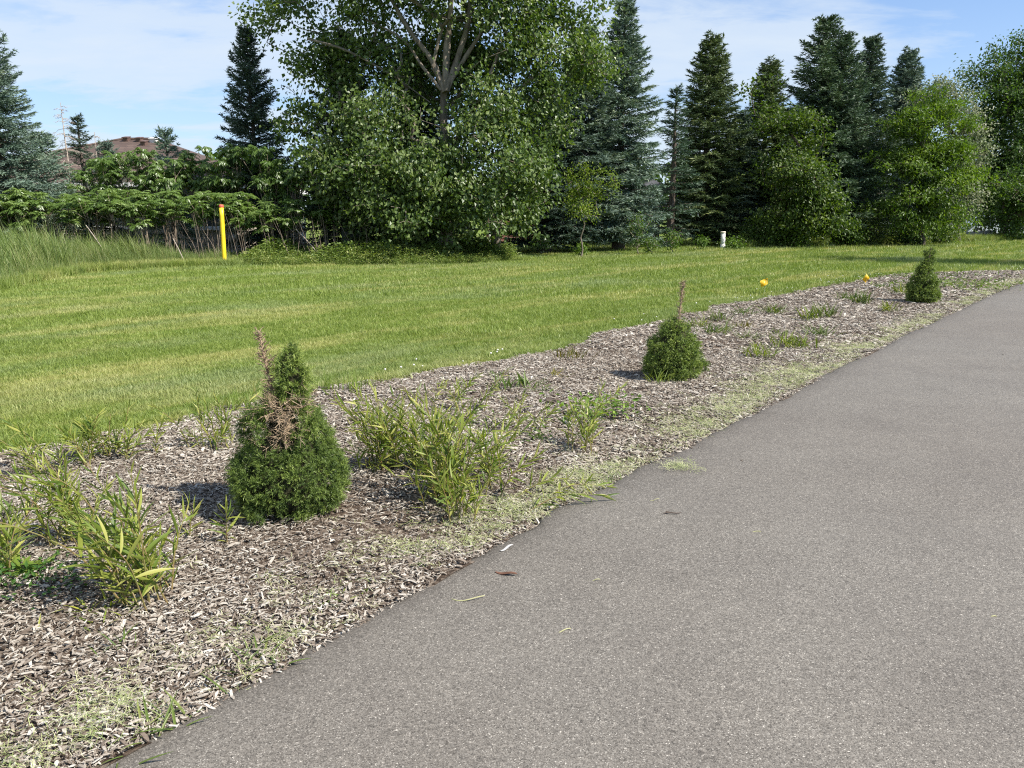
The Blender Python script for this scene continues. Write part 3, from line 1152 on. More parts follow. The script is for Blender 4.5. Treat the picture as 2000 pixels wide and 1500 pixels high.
BLUE = (1.75, 1.75, 2.0)
BLUE2 = (2.0, 2.0, 2.25)
SILV = (2.5, 2.45, 2.7)
DARK = (0.95, 1.0, 1.05)
GRN = (1.5, 1.45, 0.85)
OLIV = (1.15, 1.05, 0.62)
spruce(-34, 45, 25.8, 118, 'wide', BLUE2, .4, 'large blue spruce at the left edge, boughs reaching in over the hedge')
spruce(78, 262, 28.0, 95, 'small', SILV, 1.9, 'broad pale blue spruce with drooping boughs between the edge spruce and the bare-topped one')
spruce(150, 226, 30.0, 62, 'sparse', (1.15, 1.2, 1.2), 2.2, 'thin ragged spruce with brown inner boughs just left of the brown roof')
spruce(205, 278, 29.5, 62, 'small', BLUE, 0.3, 'small blue spruce touching the left end of the brown roof')
spruce(322, 254, 29.0, 62, 'small', SILV, 2.7, 'small silvery spruce whose tip stands before the brown roof')
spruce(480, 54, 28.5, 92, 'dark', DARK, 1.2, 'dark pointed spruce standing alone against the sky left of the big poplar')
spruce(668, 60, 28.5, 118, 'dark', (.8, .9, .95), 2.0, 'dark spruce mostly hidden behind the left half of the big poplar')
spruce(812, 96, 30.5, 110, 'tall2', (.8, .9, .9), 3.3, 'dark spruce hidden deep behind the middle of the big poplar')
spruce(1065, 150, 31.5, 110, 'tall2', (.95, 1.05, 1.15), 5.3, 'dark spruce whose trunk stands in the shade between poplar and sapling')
spruce(1142, 55, 32.5, 105, 'tall', BLUE, 4.1, 'tall blue spruce behind the poplar and the yellow-green sapling')
spruce(1222, 4, 33.5, 100, 'tall2', BLUE2, 0.9, 'tallest blue spruce, with the narrow pointed top right beside the poplar')
spruce(1322, 170, 36.0, 72, 'sparse', (1.15, 1.3, 1.25), 1.6, 'slim spruce with a sparse thin top in the gap right of the tallest spruce')
spruce(1392, 74, 38.0, 95, 'tall', GRN, 2.9, 'olive spruce heavy with brown cones near its top, above the white pipe')
spruce(1452, 222, 38.5, 86, 'tall2', BLUE, 5.0, 'shorter blue-green spruce leaning on the right side of the cone-laden one')
spruce(1505, 122, 39.0, 82, 'tall', GRN, 3.6, 'spruce with a rounded green top overgrown by climbing leaves')
spruce(1616, 40, 39.5, 128, 'wide', (1.3, 1.4, 1.1), .2, 'big dark green spruce with wide hanging boughs, highest of the right half')
spruce(1652, 72, 39.0, 105, 'wide', (1.1, 1.25, 1.05), 2.4, 'spruce standing close behind the right shoulder of the big dark green one')
spruce(1706, 75, 41.0, 85, 'tall2', (1.0, 1.1, 1.1), 1.1, 'narrow spruce between the big dark green spruce and the small pointed tip')
spruce(1777, 102, 46.0, 78, 'tall', BLUE, 2.6, 'distant blue spruce showing only its pointed tip above the locust tree')


# ------------------------------------------------------------------ broadleaf trees
def skeleton(root_path, targets, r_tip=0.006, power=2.3, sag=0.08, step=0.45, seed=1):
    """joins every target to the nearest node nearer the root; returns nodes, parents, radii, tip node of each target"""
    r = np.random.default_rng(seed)
    nodes = [np.array(p, float) for p in root_path]
    par = [-1] + list(range(len(root_path) - 1))
    base = nodes[0]
    order = np.argsort(np.linalg.norm(targets - nodes[len(root_path) // 2], axis=1))
    tips = np.zeros(len(targets), int)
    arr = np.zeros((len(targets) * 12 + len(nodes), 3))
    plen = np.zeros(len(arr))
    arr[:len(nodes)] = nodes
    for i in range(1, len(nodes)):
        plen[i] = plen[i - 1] + np.linalg.norm(nodes[i] - nodes[i - 1])
    n = len(nodes)
    for ti in order:
        t = targets[ti]
        d = np.linalg.norm(arr[:n] - t, axis=1)
        up = np.clip(arr[:n, 2] - t[2], 0, None)
        cost = d + .25 * plen[:n] * .35 + up * .6
        j = int(np.argmin(cost))
        L = d[j]
        m = max(1, min(8, int(L / step)))
        a = arr[j]
        for q in range(1, m + 1):
            s = q / m
            p = a + (t - a) * s
            p = p + np.array([0, 0, 1]) * sag * L * math.sin(math.pi * s) + (r.normal(0, .03, 3) * L if q < m else 0)
            arr[n] = p
            plen[n] = plen[j] + np.linalg.norm(p - arr[j])
            par.append(j)
            j = n
            n += 1
        tips[ti] = j
    arr = arr[:n]
    rad = np.zeros(n)
    acc = np.zeros(n)
    kids = np.zeros(n, bool)
    for i in range(n - 1, 0, -1):
        if not kids[i]:
            acc[i] += r_tip ** power
        kids[par[i]] = True
        acc[par[i]] += acc[i]
    rad = np.maximum(acc, r_tip ** power) ** (1 / power)
    return arr, np.array(par), rad, tips


def blob_points(blobs, n, seed, shell=0.45, cl=1, jit=(.4, .4, .2)):
    """points inside ellipsoids (centre, radii), weight by volume, more near the skin"""
    r = np.random.default_rng(seed)
    if cl > 1:
        c0 = blob_points(blobs, max(4, n // cl), seed, shell)
        return np.repeat(c0, cl, 0) + r.normal(0, 1, (len(c0) * cl, 3)) * np.array(jit)
    vol = np.array([np.prod(b[1]) ** .8 for b in blobs])
    cnt = np.maximum(2, (vol / vol.sum() * n)).astype(int)
    out = []
    for (c, rd), k in zip(blobs, cnt):
        v = unit(r.normal(0, 1, (k, 3))) * (r.random(k) ** shell)[:, None]
        out.append(np.array(c) + v * np.array(rd))
    return np.vstack(out)


def leaf_cloud(tips_pos, outward, per, spread, L, Wd, seed, hang=0.5, m=.38, fold=.2, vstd=.16):
    r = np.random.default_rng(seed)
    n = len(tips_pos)
    C = np.repeat(tips_pos, per, 0) + r.normal(0, 1, (n * per, 3)) * spread
    bvar = np.repeat(r.normal(0.45, vstd, n), per)
    D = r.normal(0, 1, (n * per, 3)) * .8 + np.array([0, 0, -hang]) + np.repeat(outward, per, 0) * .5
    N = r.normal(0, .6, (n * per, 3)) + np.array([0, 0, .8]) + np.repeat(outward, per, 0) * .5
    a = Acc()
    add_leaves(a, C, D, N, L * r.uniform(.65, 1.25, n * per), Wd * r.uniform(.7, 1.2, n * per), m, fold,
               np.clip(bvar + r.normal(0, .16, n * per), 0, 1))
    return a


def broadleaf(name, label, base, trunk_top, blobs, ntips, per, spread, L, Wd, mat, bark, seed, tint=(1, 1, 1), hang=.5, trunk_r=None, group=None, min_r=0.008, limb_r=0.05, m=.38, cat='tree', lean=(0, 0), sag=.08, shell=.45, r_tip=.006, max_limb=9.0, vstd=.16, cl=1, jit=(.4, .4, .2)):
    """trunk from base up to trunk_top, limbs and twigs to points spread through the crown's blobs"""
    base = np.array(base, float)
    tt = np.array(trunk_top, float)
    T = blob_points(blobs, ntips, seed, shell, cl, jit)
    k = 7
    path = [base + (tt - base) * (i / (k - 1)) + np.array([math.sin(i * 1.7 + seed) * .05, math.cos(i * 2.1 + seed) * .05, 0]) * (i > 0) for i in range(k)]
    path[0] = base - np.array([0, 0, .12])
    nodes, par, rad, tips = skeleton(path, T, seed=seed, sag=sag, r_tip=r_tip)
    if trunk_r:
        f = trunk_r / rad[1]
        rad = rad * np.where(rad > .03, f, 1 + (f - 1) * np.clip(rad / .03, 0, 1))
    rad[k:] = np.minimum(rad[k:], max_limb)
    root = empty(name, tuple(base))
    tag(root, label, cat, group)
    tr = Acc()
    rr = rad[:k].copy() * np.linspace(1, .62, k)
    rr[0] *= 1.35
    add_tube(tr, np.array(path) - base, rr, 10, wob=.05)
    tr.build('trunk', bark, root)
    idx = np.arange(k, len(nodes))
    pr = par[idx]
    A, B = nodes[pr] - base, nodes[idx] - base
    rA = np.minimum(rad[pr], rad[idx] * 1.35)
    rB = rad[idx]
    big = rB > limb_r
    la = Acc()
    # each thick limb that leaves the trunk is a part of its own
    owner = np.full(len(nodes), -1)
    limbs = {}
    for q, i in enumerate(idx):
        p = par[i]
        owner[i] = i if p < k else owner[p]
        if big[q]:
            limbs.setdefault(owner[i], []).append(q)
    for o_, qs in limbs.items():
        a = Acc()
        add_segs(a, A[qs], B[qs], rA[qs], rB[qs], 7)
        a.build('limb', bark, root)
    sm = (~big) & (rB > min_r * .5)
    ctr = T.mean(0)
    outw = unit(T - ctr)
    fo = leaf_cloud(T - base, outw, per, spread, L, Wd, seed + 5, hang, m, vstd=vstd)
    nt_ = sum(len(t) for t in fo.T)
    add_segs(fo, A[sm], B[sm], rA[sm], rB[sm], 4)
    me = fo.mesh('foliage', mat)
    me.materials.append(bark)
    mi = np.zeros(len(me.polygons), np.int32)
    mi[nt_:] = 1
    me.polygons.foreach_set('material_index', mi)
    f = obj('foliage', me, root)
    f.color = (*tint, 1)
    return root


def B(px, py, Y, rpx, rpy=None, rd=None):
    """a crown blob: centre at pixel ray and distance, radii in metres from its apparent size"""
    c = W(px, py, Y)
    rx = rpx / FPX * Y
    rz = (rpy if rpy else rpx) / FPX * Y
    return (c, (rx, rd if rd else (rx + rz) * .5, rz))


# the big poplar
PY = 26.4


def BP(px, py, Y, *r):
    return B(px, py, Y + .9, *r)


pop_blobs = [
    # low skirt of the crown
    BP(690, 330, 24.6, 95, 85), BP(640, 300, 25.2, 60, 55), BP(760, 400, 24.0, 95, 70), BP(860, 420, 23.6, 90, 55), BP(960, 400, 23.8, 85, 60),
    BP(1020, 330, 24.6, 60, 60), BP(740, 225, 24.4, 70, 60), BP(840, 300, 23.6, 110, 90), BP(940, 290, 23.8, 100, 90), BP(800, 440, 24.6, 70, 35), BP(985, 425, 24.8, 75, 30),
    BP(1040, 400, 25.4, 40, 35), BP(720, 440, 25.4, 40, 30), BP(655, 385, 25.6, 45, 45),
    # right wing
    BP(1065, 225, 25.2, 52, 55), BP(1000, 260, 24.6, 50, 45), BP(680, 215, 25.0, 45, 40), BP(1130, 150, 26.0, 60, 70), BP(1040, 130, 25.0, 80, 70), BP(1120, 40, 26.0, 70, 55), BP(1030, 20, 25.5, 80, 60), BP(1010, 200, 25, 60, 50),
    # left wing
    BP(600, 200, 26.0, 34, 30), BP(590, 110, 26.0, 40, 22), BP(660, 90, 26.0, 65, 55), BP(560, 15, 26.0, 60, 22), BP(640, 20, 25.8, 70, 40), BP(690, 150, 26.2, 60, 45),
    BP(520, 25, 26.2, 34, 14), BP(585, 250, 26.4, 22, 20), BP(625, 135, 26.3, 30, 25),
    # middle and top, going on above the picture
    BP(770, 60, 26.6, 60, 50), BP(800, -60, 25.6, 120, 90), BP(930, -60, 25.4, 130, 100), BP(700, -70, 26, 100, 70), BP(1060, -90, 26, 100, 80),
    BP(870, 110, 27.6, 90, 60), BP(960, 30, 24.6, 45, 40), BP(950, 150, 24.6, 30, 30), BP(780, 190, 24.8, 50, 40), BP(930, 190, 24.4, 50, 40), BP(730, 40, 25.2, 50, 50), BP(840, 190, 27.2, 80, 40), BP(930, 210, 27.2, 70, 40), BP(980, 80, 25.0, 50, 50), BP(800, 110, 25.2, 40, 40), BP(895, 150, 26.6, 40, 30), BP(860, -220, 25.6, 190, 120), BP(960, -360, 26, 160, 110), BP(800, -380, 26, 130, 100), BP(890, 60, 27.2, 80, 50), BP(950, 130, 27.0, 60, 50), BP(780, 150, 27, 50, 40),
]
broadleaf('poplar_tree', 'big poplar with pale forking limbs and shiny leaves hanging nearly to the ground',
          (W(872, 470, PY)[0], PY, 0), tuple(W(868, 172, PY)), pop_blobs, 3800, 26, (.22, .22, .20), .135, .12, M_POPLAR, M_BARK, 21,
          tint=(1, 1, 1), hang=.6, trunk_r=.25, limb_r=.032, sag=.03, shell=.6, max_limb=.055, cl=9, jit=(.34, .34, .26), vstd=.27)
# five pale limbs rise from the fork into the crown
pop = [o for o in bpy.data.objects if o.name == 'poplar_tree'][0]
pb = np.array(pop.location)
for pts, r0 in (([(868, 180), (845, 120), (800, 60), (755, -20), (720, -110)], .13), ([(870, 178), (872, 100), (880, 10), (872, -120)], .17), ([(872, 178), (895, 110), (915, 40), (925, -60), (950, -180)], .15),
                ([(874, 170), (910, 110), (955, 40), (990, -30), (1040, -100)], .10), ([(862, 176), (825, 130), (790, 80), (740, 50), (690, 30)], .08), ([(1000, 165), (960, 200), (900, 260)], .05), ([(600, 75), (680, 100), (770, 150), (840, 200)], .06)):
    a = Acc()
    P = np.array([W(x, y, PY - .35 + .12 * i) for i, (x, y) in enumerate(pts)]) - pb
    P = smooth_poly(P, 14)
    add_tube(a, P, np.linspace(r0 * .72, r0 * .3, 14), 9, wob=.08)
    a.build('limb', M_BARK, pop)

# a second, half hidden tree with a shaggy trunk at the rim of the lawn
broadleaf('maple_tree', 'half hidden tree with shaggy grey trunk standing at the right foot of the big poplar',
          (W(967, 488, 27.2)[0], 27.2, 0), tuple(W(965, 400, 27.2)), [B(985, 380, 27, 70, 50), B(1030, 300, 27.2, 50, 60), B(930, 370, 27.4, 60, 50)], 170, 26, (.22, .22, .18), .11, .10, M_POPLAR, M_BARK, 23, tint=(.9, .95, .9), trunk_r=.20)

# yellow-green sapling on the lawn edge
broadleaf('ash_sapling', 'bright yellow-green sapling with a thin bare stem in front of the blue spruces',
          (W(1134, 500, 28.4)[0], 28.4, 0), tuple(W(1140, 425, 28.4)), [B(1150, 385, 28.4, 42, 38), B(1155, 345, 28.4, 34, 28), B(1185, 360, 28.4, 16, 32), B(1118, 402, 28.4, 24, 22)], 130, 20, (.12, .12, .10), .10, .055, M_LEAF, M_BARK, 31,
          tint=(2.1, 1.8, .95), trunk_r=.035, cl=6, jit=(.20, .20, .12), group='young trees on the lawn edge', cat='sapling')
for px, yb, yt, hw, Y, tint, lab in (
        (1247, 494, 402, 26, 30.0, (1.2, 1.25, 1.0), 'thin green sapling standing before the lower boughs of the tallest spruce'),
        (1312, 492, 452, 17, 31.0, (1.35, 1.4, .9), 'knee-high bushy green sapling between the tallest spruce and the slim spruce'),
        (1136, 500, 483, 11, 28.8, (1.6, 1.6, .8), 'low leafy shoots at the foot of the yellow-green sapling'),
        (1272, 497, 468, 22, 30.2, (1.2, 1.2, .8), 'low twiggy shrub just left of the knee-high bushy sapling'),
        (1372, 486, 466, 12, 33.0, (1.3, 1.4, .8), 'small leafy sapling close to the left of the white pipe'),
        (1056, 500, 455, 20, 29.6, (1.0, 1.05, 1.15), 'grey-green seedling tree in the shade left of the yellow-green sapling')):
    broadleaf('small_sapling', lab, (W(px, yb, Y)[0], Y, 0), tuple(W(px, yb - (yb - yt) * .35, Y)), [B(px, (yb + yt) / 2 - 4, Y, hw, (yb - yt) * .42)], 34, 15, (.09, .09, .09), .085, .045, M_LEAF, M_BARK, 40 + px % 17,
              tint=tint, trunk_r=.02, group='young trees on the lawn edge', cat='sapling')

# box elder, locust, blossom tree, right edge trees
broadleaf('box_elder', 'dense mid-green box elder in front of the spruce with the overgrown top',
          (W(1570, 478, 36)[0], 36, 0), tuple(W(1568, 420, 36)), [B(1575, 310, 35.6, 45, 45), B(1560, 370, 35, 66, 60), B(1600, 390, 35.2, 60, 60), B(1540, 430, 35.2, 60, 40), B(1620, 440, 35.4, 55, 35), B(1520, 250, 36, 40, 38), B(1590, 250, 36.2, 50, 42), B(1500, 190, 36.6, 24, 40)],
          400, 34, (.28, .28, .17), .16, .11, M_LEAF, M_BARK_D, 51, tint=(.95, .95, .75), trunk_r=.14, vstd=.3, shell=.75, cl=7, jit=(.34, .34, .16))
broadleaf('locust_tree', 'light green locust tree with feathery leaves, broadest tree of the right half',
          (W(1800, 474, 38)[0], 38, 0), tuple(W(1802, 380, 38)), [B(1800, 240, 37.6, 62, 58), B(1770, 300, 37, 60, 60), B(1840, 300, 37, 70, 60), B(1815, 370, 36.6, 80, 60), B(1755, 420, 36.8, 44, 40), B(1850, 420, 37, 50, 34), B(1885, 340, 37.5, 28, 40), B(1830, 200, 38, 36, 30), B(1870, 250, 38, 30, 40), B(1790, 440, 37, 70, 24)],
          520, 46, (.24, .24, .10), .20, .075, M_LEAF, M_BARK_D, 52, tint=(1.4, 1.38, .8), trunk_r=.16, hang=.35, vstd=.18, shell=.85, cl=9, jit=(.48, .48, .16))
broadleaf('blossom_tree', 'pale creamy flowering tree showing behind the locust tree',
          (W(1872, 474, 43)[0], 43, 0), tuple(W(1866, 380, 43)), [B(1830, 185, 43, 44, 30), B(1868, 220, 43, 40, 46), B(1890, 300, 43, 34, 60), B(1880, 390, 43, 34, 40)],
          230, 38, (.30, .30, .16), .15, .10, M_BLOSSOM, M_BARK_D, 53, trunk_r=.15)
broadleaf('willow_tree', 'tall grey-green tree at the right edge of the photo behind the parked car',
          (W(1985, 470, 50)[0], 50, 0), tuple(W(1985, 330, 50)), [B(1990, 180, 50, 72, 70), B(1950, 230, 49.5, 60, 70), B(2040, 170, 50, 70, 90), B(1930, 160, 50, 34, 34), B(1960, 330, 49, 70, 70), B(2050, 320, 49, 80, 90), B(1915, 300, 50, 30, 60), B(1900, 380, 50.5, 40, 34), B(2010, 110, 50.5, 40, 26), B(1980, 400, 49, 75, 40)],
          1350, 34, (.34, .34, .24), .21, .12, M_LEAF, M_BARK_D, 54, tint=(.85, .93, .95), trunk_r=.3, vstd=.2, shell=.6, cl=5, jit=(.6, .6, .4))
broadleaf('aspen_tree', 'dark leafy tree with pale flecks standing lowest at the right edge beside the car',
          (W(1960, 470, 46.5)[0], 46.5, 0), tuple(W(1962, 420, 46.5)), [B(1985, 390, 45.8, 50, 60), B(2030, 400, 45.6, 60, 60), B(1955, 415, 46, 25, 34), B(1975, 445, 45.8, 40, 20)],
          240, 40, (.32, .32, .2), .16, .11, M_LEAF, M_BARK_D, 55, tint=(1.0, 1.05, .95), trunk_r=.22, vstd=.2, shell=.7, cl=6, jit=(.4, .4, .25))
# the tree whose shadow lies over the far lawn stands off to the right
tr_sh = broadleaf('oak_tree', 'tall tree outside the right edge that shades the far lawn', (25.2, 20.3, 0), (25.2, 20.3, 6.5),
                  [((25.2, 20.3, 12.5), (1.4, 1.6, 4.6)), ((25.6, 20.5, 9.0), (2.0, 1.8, 2.4))], 260, 22, (.3, .3, .3), .2, .14, M_LEAF, M_BARK_D, 57, trunk_r=.25)

# shrubs along the foot of the right hand trees
for i, (px, py, rx, ry, Y, tint, lab) in enumerate((
        (1690, 446, 36, 36, 37.5, (1.25, 1.05, .75), 'olive-brown bush between the box elder and the locust tree'),
        (1655, 455, 30, 22, 37.0, (1.1, 1.15, .85), 'low round green bush at the right foot of the box elder'),
        (1770, 462, 34, 18, 38.5, (.9, 1.0, .75), 'dark low bush under the left side of the locust tree'),
        (1835, 458, 30, 22, 39.5, (1.3, 1.25, .95), 'pale green bush under the right side of the locust tree'),
        (1480, 455, 34, 26, 35.5, (.9, .95, .8), 'twiggy dark bush right of the white pipe'),
        (1545, 462, 34, 20, 35.5, (1.2, 1.25, .8), 'bright green bush at the left foot of the box elder'),
        (1430, 478, 14, 9, 33.8, (1.1, 1.2, .7), 'tiny bush touching the right side of the white pipe'))):
    broadleaf('bush', lab, (W(px, 478, Y)[0], Y, 0), tuple(np.array([W(px, 478, Y)[0], Y, .35])), [B(px, py, Y, rx, ry), B(px + rx * .4, py + ry * .3, Y - .3, rx * .6, ry * .6)], 90 if rx > 20 else 30, 20, (.2, .2, .16), .11, .07, M_LEAF, M_BARK_D, 60 + i,
              tint=tint, trunk_r=.03, group='bushes along the foot of the trees', cat='bush')


# bare dead top beside the ragged spruce and a dead snag
def dead_tree(label, base, H, n, spread, seed, r0=.04):
    r = np.random.default_rng(seed)
    root = empty('dead_tree', base)
    tag(root, label, 'dead tree')
    t = Acc()
    zs = np.linspace(-.1, H, 10)
    P = np.column_stack([np.cumsum(r.normal(0, .012, 10)), np.cumsum(r.normal(0, .012, 10)), zs])
    add_tube(t, P, np.linspace(r0, .008, 10), 7)
    a = t
    for i in range(n):
        z = r.uniform(.3, .98) * H
        az = r.uniform(0, 6.28)
        L = spread * (1.15 - z / H) * r.uniform(.5, 1.2) + .08
        d = np.array([math.cos(az), math.sin(az), r.uniform(-.35, .3)])
        p0 = np.array([np.interp(z, zs, P[:, 0]), np.interp(z, zs, P[:, 1]), z])
        pts = [p0, p0 + d * L * .5 + np.array([0, 0, .04]), p0 + d * L + np.array([0, 0, -.1 * L])]
        add_segs(a, np.array(pts[:2]), np.array(pts[1:]), [.011, .007], [.007, .003], 4)
        for q in range(4):
            s = r.uniform(.3, 1)
            e = d + r.normal(0, .6, 3)
            b0 = p0 + d * L * s
            add_segs(a, [b0], [b0 + unit(e) * L * .3], .005, .002, 3)
    a.build('trunk', M_DEADWOOD, root)


dead_tree('bare grey dead spruce top rising left of the thin ragged spruce', tuple(np.array([W(118, 200, 29.0)[0], 29.0, 0])), W(118, 200, 29.0)[2], 70, 1.0, 71, .06)
dead_tree('short bare snag with a hooked tip between the ragged spruce and the roof', tuple(np.array([W(186, 258, 29.2)[0], 29.2, 0])), W(186, 258, 29.2)[2], 26, .5, 72, .03)

# ================================================================== HEDGE, ROUGH GRASS AND UNDERGROWTH
def sumac_proto(seed, H):
    """several bare canes topped with rosettes of drooping feather leaves"""
    r = np.random.default_rng(seed)
    canes = []
    fo = Acc()
    C, D, N, L, Wd, Va = [], [], [], [], [], []
    for c in range(7):
        az = r.uniform(0, 6.28)
        sp = r.uniform(.15, .75)
        top = np.array([math.cos(az) * sp, math.sin(az) * sp, H * r.uniform(.70, .92)])
        b = np.array([math.cos(az) * sp * .3 + r.normal(0, .08), math.sin(az) * sp * .3 + r.normal(0, .08), -.1])
        P = np.array([b, b + (top - b) * .35 + r.normal(0, .05, 3), b + (top - b) * .7 + r.normal(0, .06, 3), top])
        a = Acc()
        add_tube(a, smooth_poly(P, 8), np.linspace(.017, .008, 8), 5)
        heads = [top]
        for q in range(4):
            e = top + np.array([r.normal(0, .28), r.normal(0, .28), r.uniform(-.52, .10) * H * .5])
            p0 = b + (top - b) * r.uniform(.55, .85)
            add_segs(a, [p0], [e], .009, .006, 4)
            heads.append(e)
        canes.append(a)
        for hp in heads:
            bv = r.normal(.5, .14)
            for k in range(12):
                az2 = r.uniform(0, 6.28)
                Lr = r.uniform(.20, .36)
                h2 = np.array([math.cos(az2), math.sin(az2), 0])
                el = r.uniform(.1, .9)
                s = np.linspace(.12, 1, 10)
                P = hp + h2 * (Lr * s)[:, None] * math.cos(el * .7)
                P[:, 2] += Lr * (math.sin(el) * s - .5 * s ** 2)
                tg = unit(np.gradient(P, axis=0))
                sd = np.cross(tg, [0, 0, 1.0])
                sd = unit(sd)
                for sg in (-1, 1):
                    d = unit(sd * sg + tg * .45 + np.array([0, 0, -.45]) + r.normal(0, .1, (10, 3)))
                    C.append(P); D.append(d)
                    N.append(np.cross(tg, sd * sg) * sg * -1 + r.normal(0, .15, (10, 3)))
                    L.append(.088 * (1 - .35 * np.abs(s - .5)) * r.uniform(.85, 1.15, 10)); Wd.append(np.full(10, .026))
                    Va.append(np.clip(bv + r.normal(0, .13, 10), 0, 1))
    add_leaves(fo, np.vstack(C), np.vstack(D), np.vstack(N), np.concatenate(L), np.concatenate(Wd), .4, .12, np.concatenate(Va), .12)
    return [c.mesh('cane', M_CANE) for c in canes], fo.mesh('foliage', M_SUMAC)


SUM = [sumac_proto(500 + i, 2.2) for i in range(4)]


def sumac(px, y_top, Y, wide, label, i, tint=(1, 1, 1)):
    top = W(px, y_top - (34 if Y > 27 else 8), Y)
    t = empty('sumac_shrub', (top[0], Y, 0), i * 1.37)
    k = top[2] / 2.2
    t.scale = (wide, wide, k)
    tag(t, label, 'shrub', 'sumac shrubs of the hedge')
    canes, fo = SUM[i % 4]
    for c in canes:
        obj('cane', c, t)
    f = obj('foliage', fo, t)
    f.color = (*tint, 1)


for i, (px, yt, Y, w, lab) in enumerate((
        (-40, 372, 24.6, 1.15, 'sumac of the front row cut off by the left edge of the photo'),
        (30, 366, 25.0, 1.15, 'front row sumac below the large blue spruce at the left edge'),
        (100, 370, 25.2, 1.1, 'front row sumac below the bare grey dead spruce top'),
        (165, 366, 25.4, 1.1, 'front row sumac with pale wind-turned leaves, left of the roof'),
        (232, 368, 25.3, 1.1, 'front row sumac straight below the left end of the brown roof'),
        (296, 370, 25.2, 1.1, 'front row sumac straight below the row of roof vents'),
        (352, 366, 25.4, 1.1, 'front row sumac below the small silvery spruce tip'),
        (408, 368, 25.3, 1.05, 'front row sumac just left of the yellow post'),
        (462, 376, 25.6, 1.05, 'front row sumac just behind the yellow post'),
        (548, 392, 25.4, .95, 'lone low sumac bough reaching out right of the yellow post'),
        (190, 322, 27.6, 1.15, 'taller back row sumac under the small blue spruce beside the roof'),
        (252, 304, 27.8, 1.2, 'taller back row sumac covering the left foot of the brown roof'),
        (322, 330, 27.4, 1.1, 'back row sumac that hides the trunk of the small silvery spruce'),
        (392, 312, 28.0, 1.2, 'back row sumac at the right foot of the brown roof'),
        (450, 296, 28.0, 1.2, 'back row sumac at the left foot of the lone dark spruce'),
        (520, 300, 27.6, 1.2, 'back row sumac at the right foot of the lone dark spruce'),
        (580, 306, 27.2, 1.15, 'back row sumac touching the left side of the big poplar'),
        (636, 372, 26.6, 1.1, 'shaded sumac under the left boughs of the big poplar'),
        (595, 385, 26.8, 1.0, 'shaded sumac between the lone low bough and the poplar'))):
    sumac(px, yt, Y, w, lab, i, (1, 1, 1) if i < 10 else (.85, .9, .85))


def dry_stalks():
    r = np.random.default_rng(90)
    a = Acc()
    n = 250
    px = r.uniform(-20, 735, n)
    Y = r.uniform(24.0, 28.5, n)
    x = (px - 1000) / FPX * Y
    H = r.uniform(.7, 1.75, n)
    lean = np.column_stack([r.normal(-.10, .16, n), r.normal(0, .1, n)])
    A0 = np.column_stack([x, Y, np.full(n, -.05)])
    B0 = A0 + np.column_stack([lean * H[:, None] * .5, H * .5])
    C0 = B0 + np.column_stack([lean * H[:, None] * .7, H * .5])
    add_segs(a, A0, B0, .0065, .005, 4)
    add_segs(a, B0, C0, .005, .0025, 4)
    tag(a.build('dry_stalks', M_CANE), kind='stuff')


dry_stalks()
for (x0, y0, x1, y1, Y, lab) in ((168, 440, 214, 508, 23.4, 'pale dead cane leaning down to the right in the tall grass at left'),
                                 (338, 466, 364, 520, 23.2, 'pale dead cane leaning into the grass left of the yellow post'),
                                 (578, 448, 632, 508, 24.4, 'pale dead cane slanting out of the thicket right of the yellow post')):
    p, q = W(x0, y0, Y + .5), W(x1, y1, Y)
    q[2] = max(q[2], 0)
    a = Acc()
    add_tube(a, smooth_poly([p - q, (p - q) * .55 + np.array([0, 0, .04]), (0, 0, 0)], 8), np.linspace(.010, .014, 8), 6)
    o = tag(a.build('dead_cane', M_DEADWOOD), lab, 'dead cane', 'dead canes')
    o.location = q

tall_coll = proto_collection('tall_grass_tufts', [tuft_mesh('tall_tuft', 600 + i, 15, .10, .62 + .05 * i, .015, MATS['tall_grass_blade'], (-.30, .04), .75, 3) for i in range(6)])
mid_coll = proto_collection('mid_grass_tufts', [tuft_mesh('mid_tuft', 620 + i, 22, .06, .26, .010, MATS['grass_blade'], (-.2, .05), .6, 3) for i in range(5)])


def sprig_mesh(seed, n=46, h=.42, rad=.20, L=.075, Wd=.055):
    r = np.random.default_rng(seed)
    a = Acc()
    C = np.column_stack([r.normal(0, rad * .5, (n, 2)), r.uniform(.05, 1, n) ** .8 * h])
    D = np.column_stack([C[:, :2] * 3 + r.normal(0, .6, (n, 2)), r.normal(.1, .35, n)])
    N = r.normal(0, .4, (n, 3)) + np.array([0, 0, 1.0])
    add_leaves(a, C, D, N, L * r.uniform(.6, 1.3, n), Wd * r.uniform(.6, 1.2, n), .45, .12, np.clip(r.normal(.5, .2) + r.normal(0, .17, n), 0, 1))
    m = 5
    A0 = np.column_stack([r.normal(0, .03, (m, 2)), np.full(m, -.03)])
    add_segs(a, A0, A0 * [3, 3, 0] + np.array([0, 0, h * .8]) + r.normal(0, .03, (m, 3)), .004, .003, 3, .2)
    return a.mesh('sprig', MATS['ground_cover'])


M_COVER = leaf_mat('ground_cover', [(0.0, (0.09, 0.15, 0.03)), (0.5, (0.17, 0.23, 0.05)), (1.0, (0.32, 0.34, 0.11))], 0.35, (1.2, 1.3, 0.5), 0.5, 0.35)
sprig_coll = proto_collection('sprigs', [sprig_mesh(640 + i, L=.075 if i % 2 else .10, Wd=.05 if i % 2 else .04, h=.35 + .05 * (i % 3)) for i in range(7)])


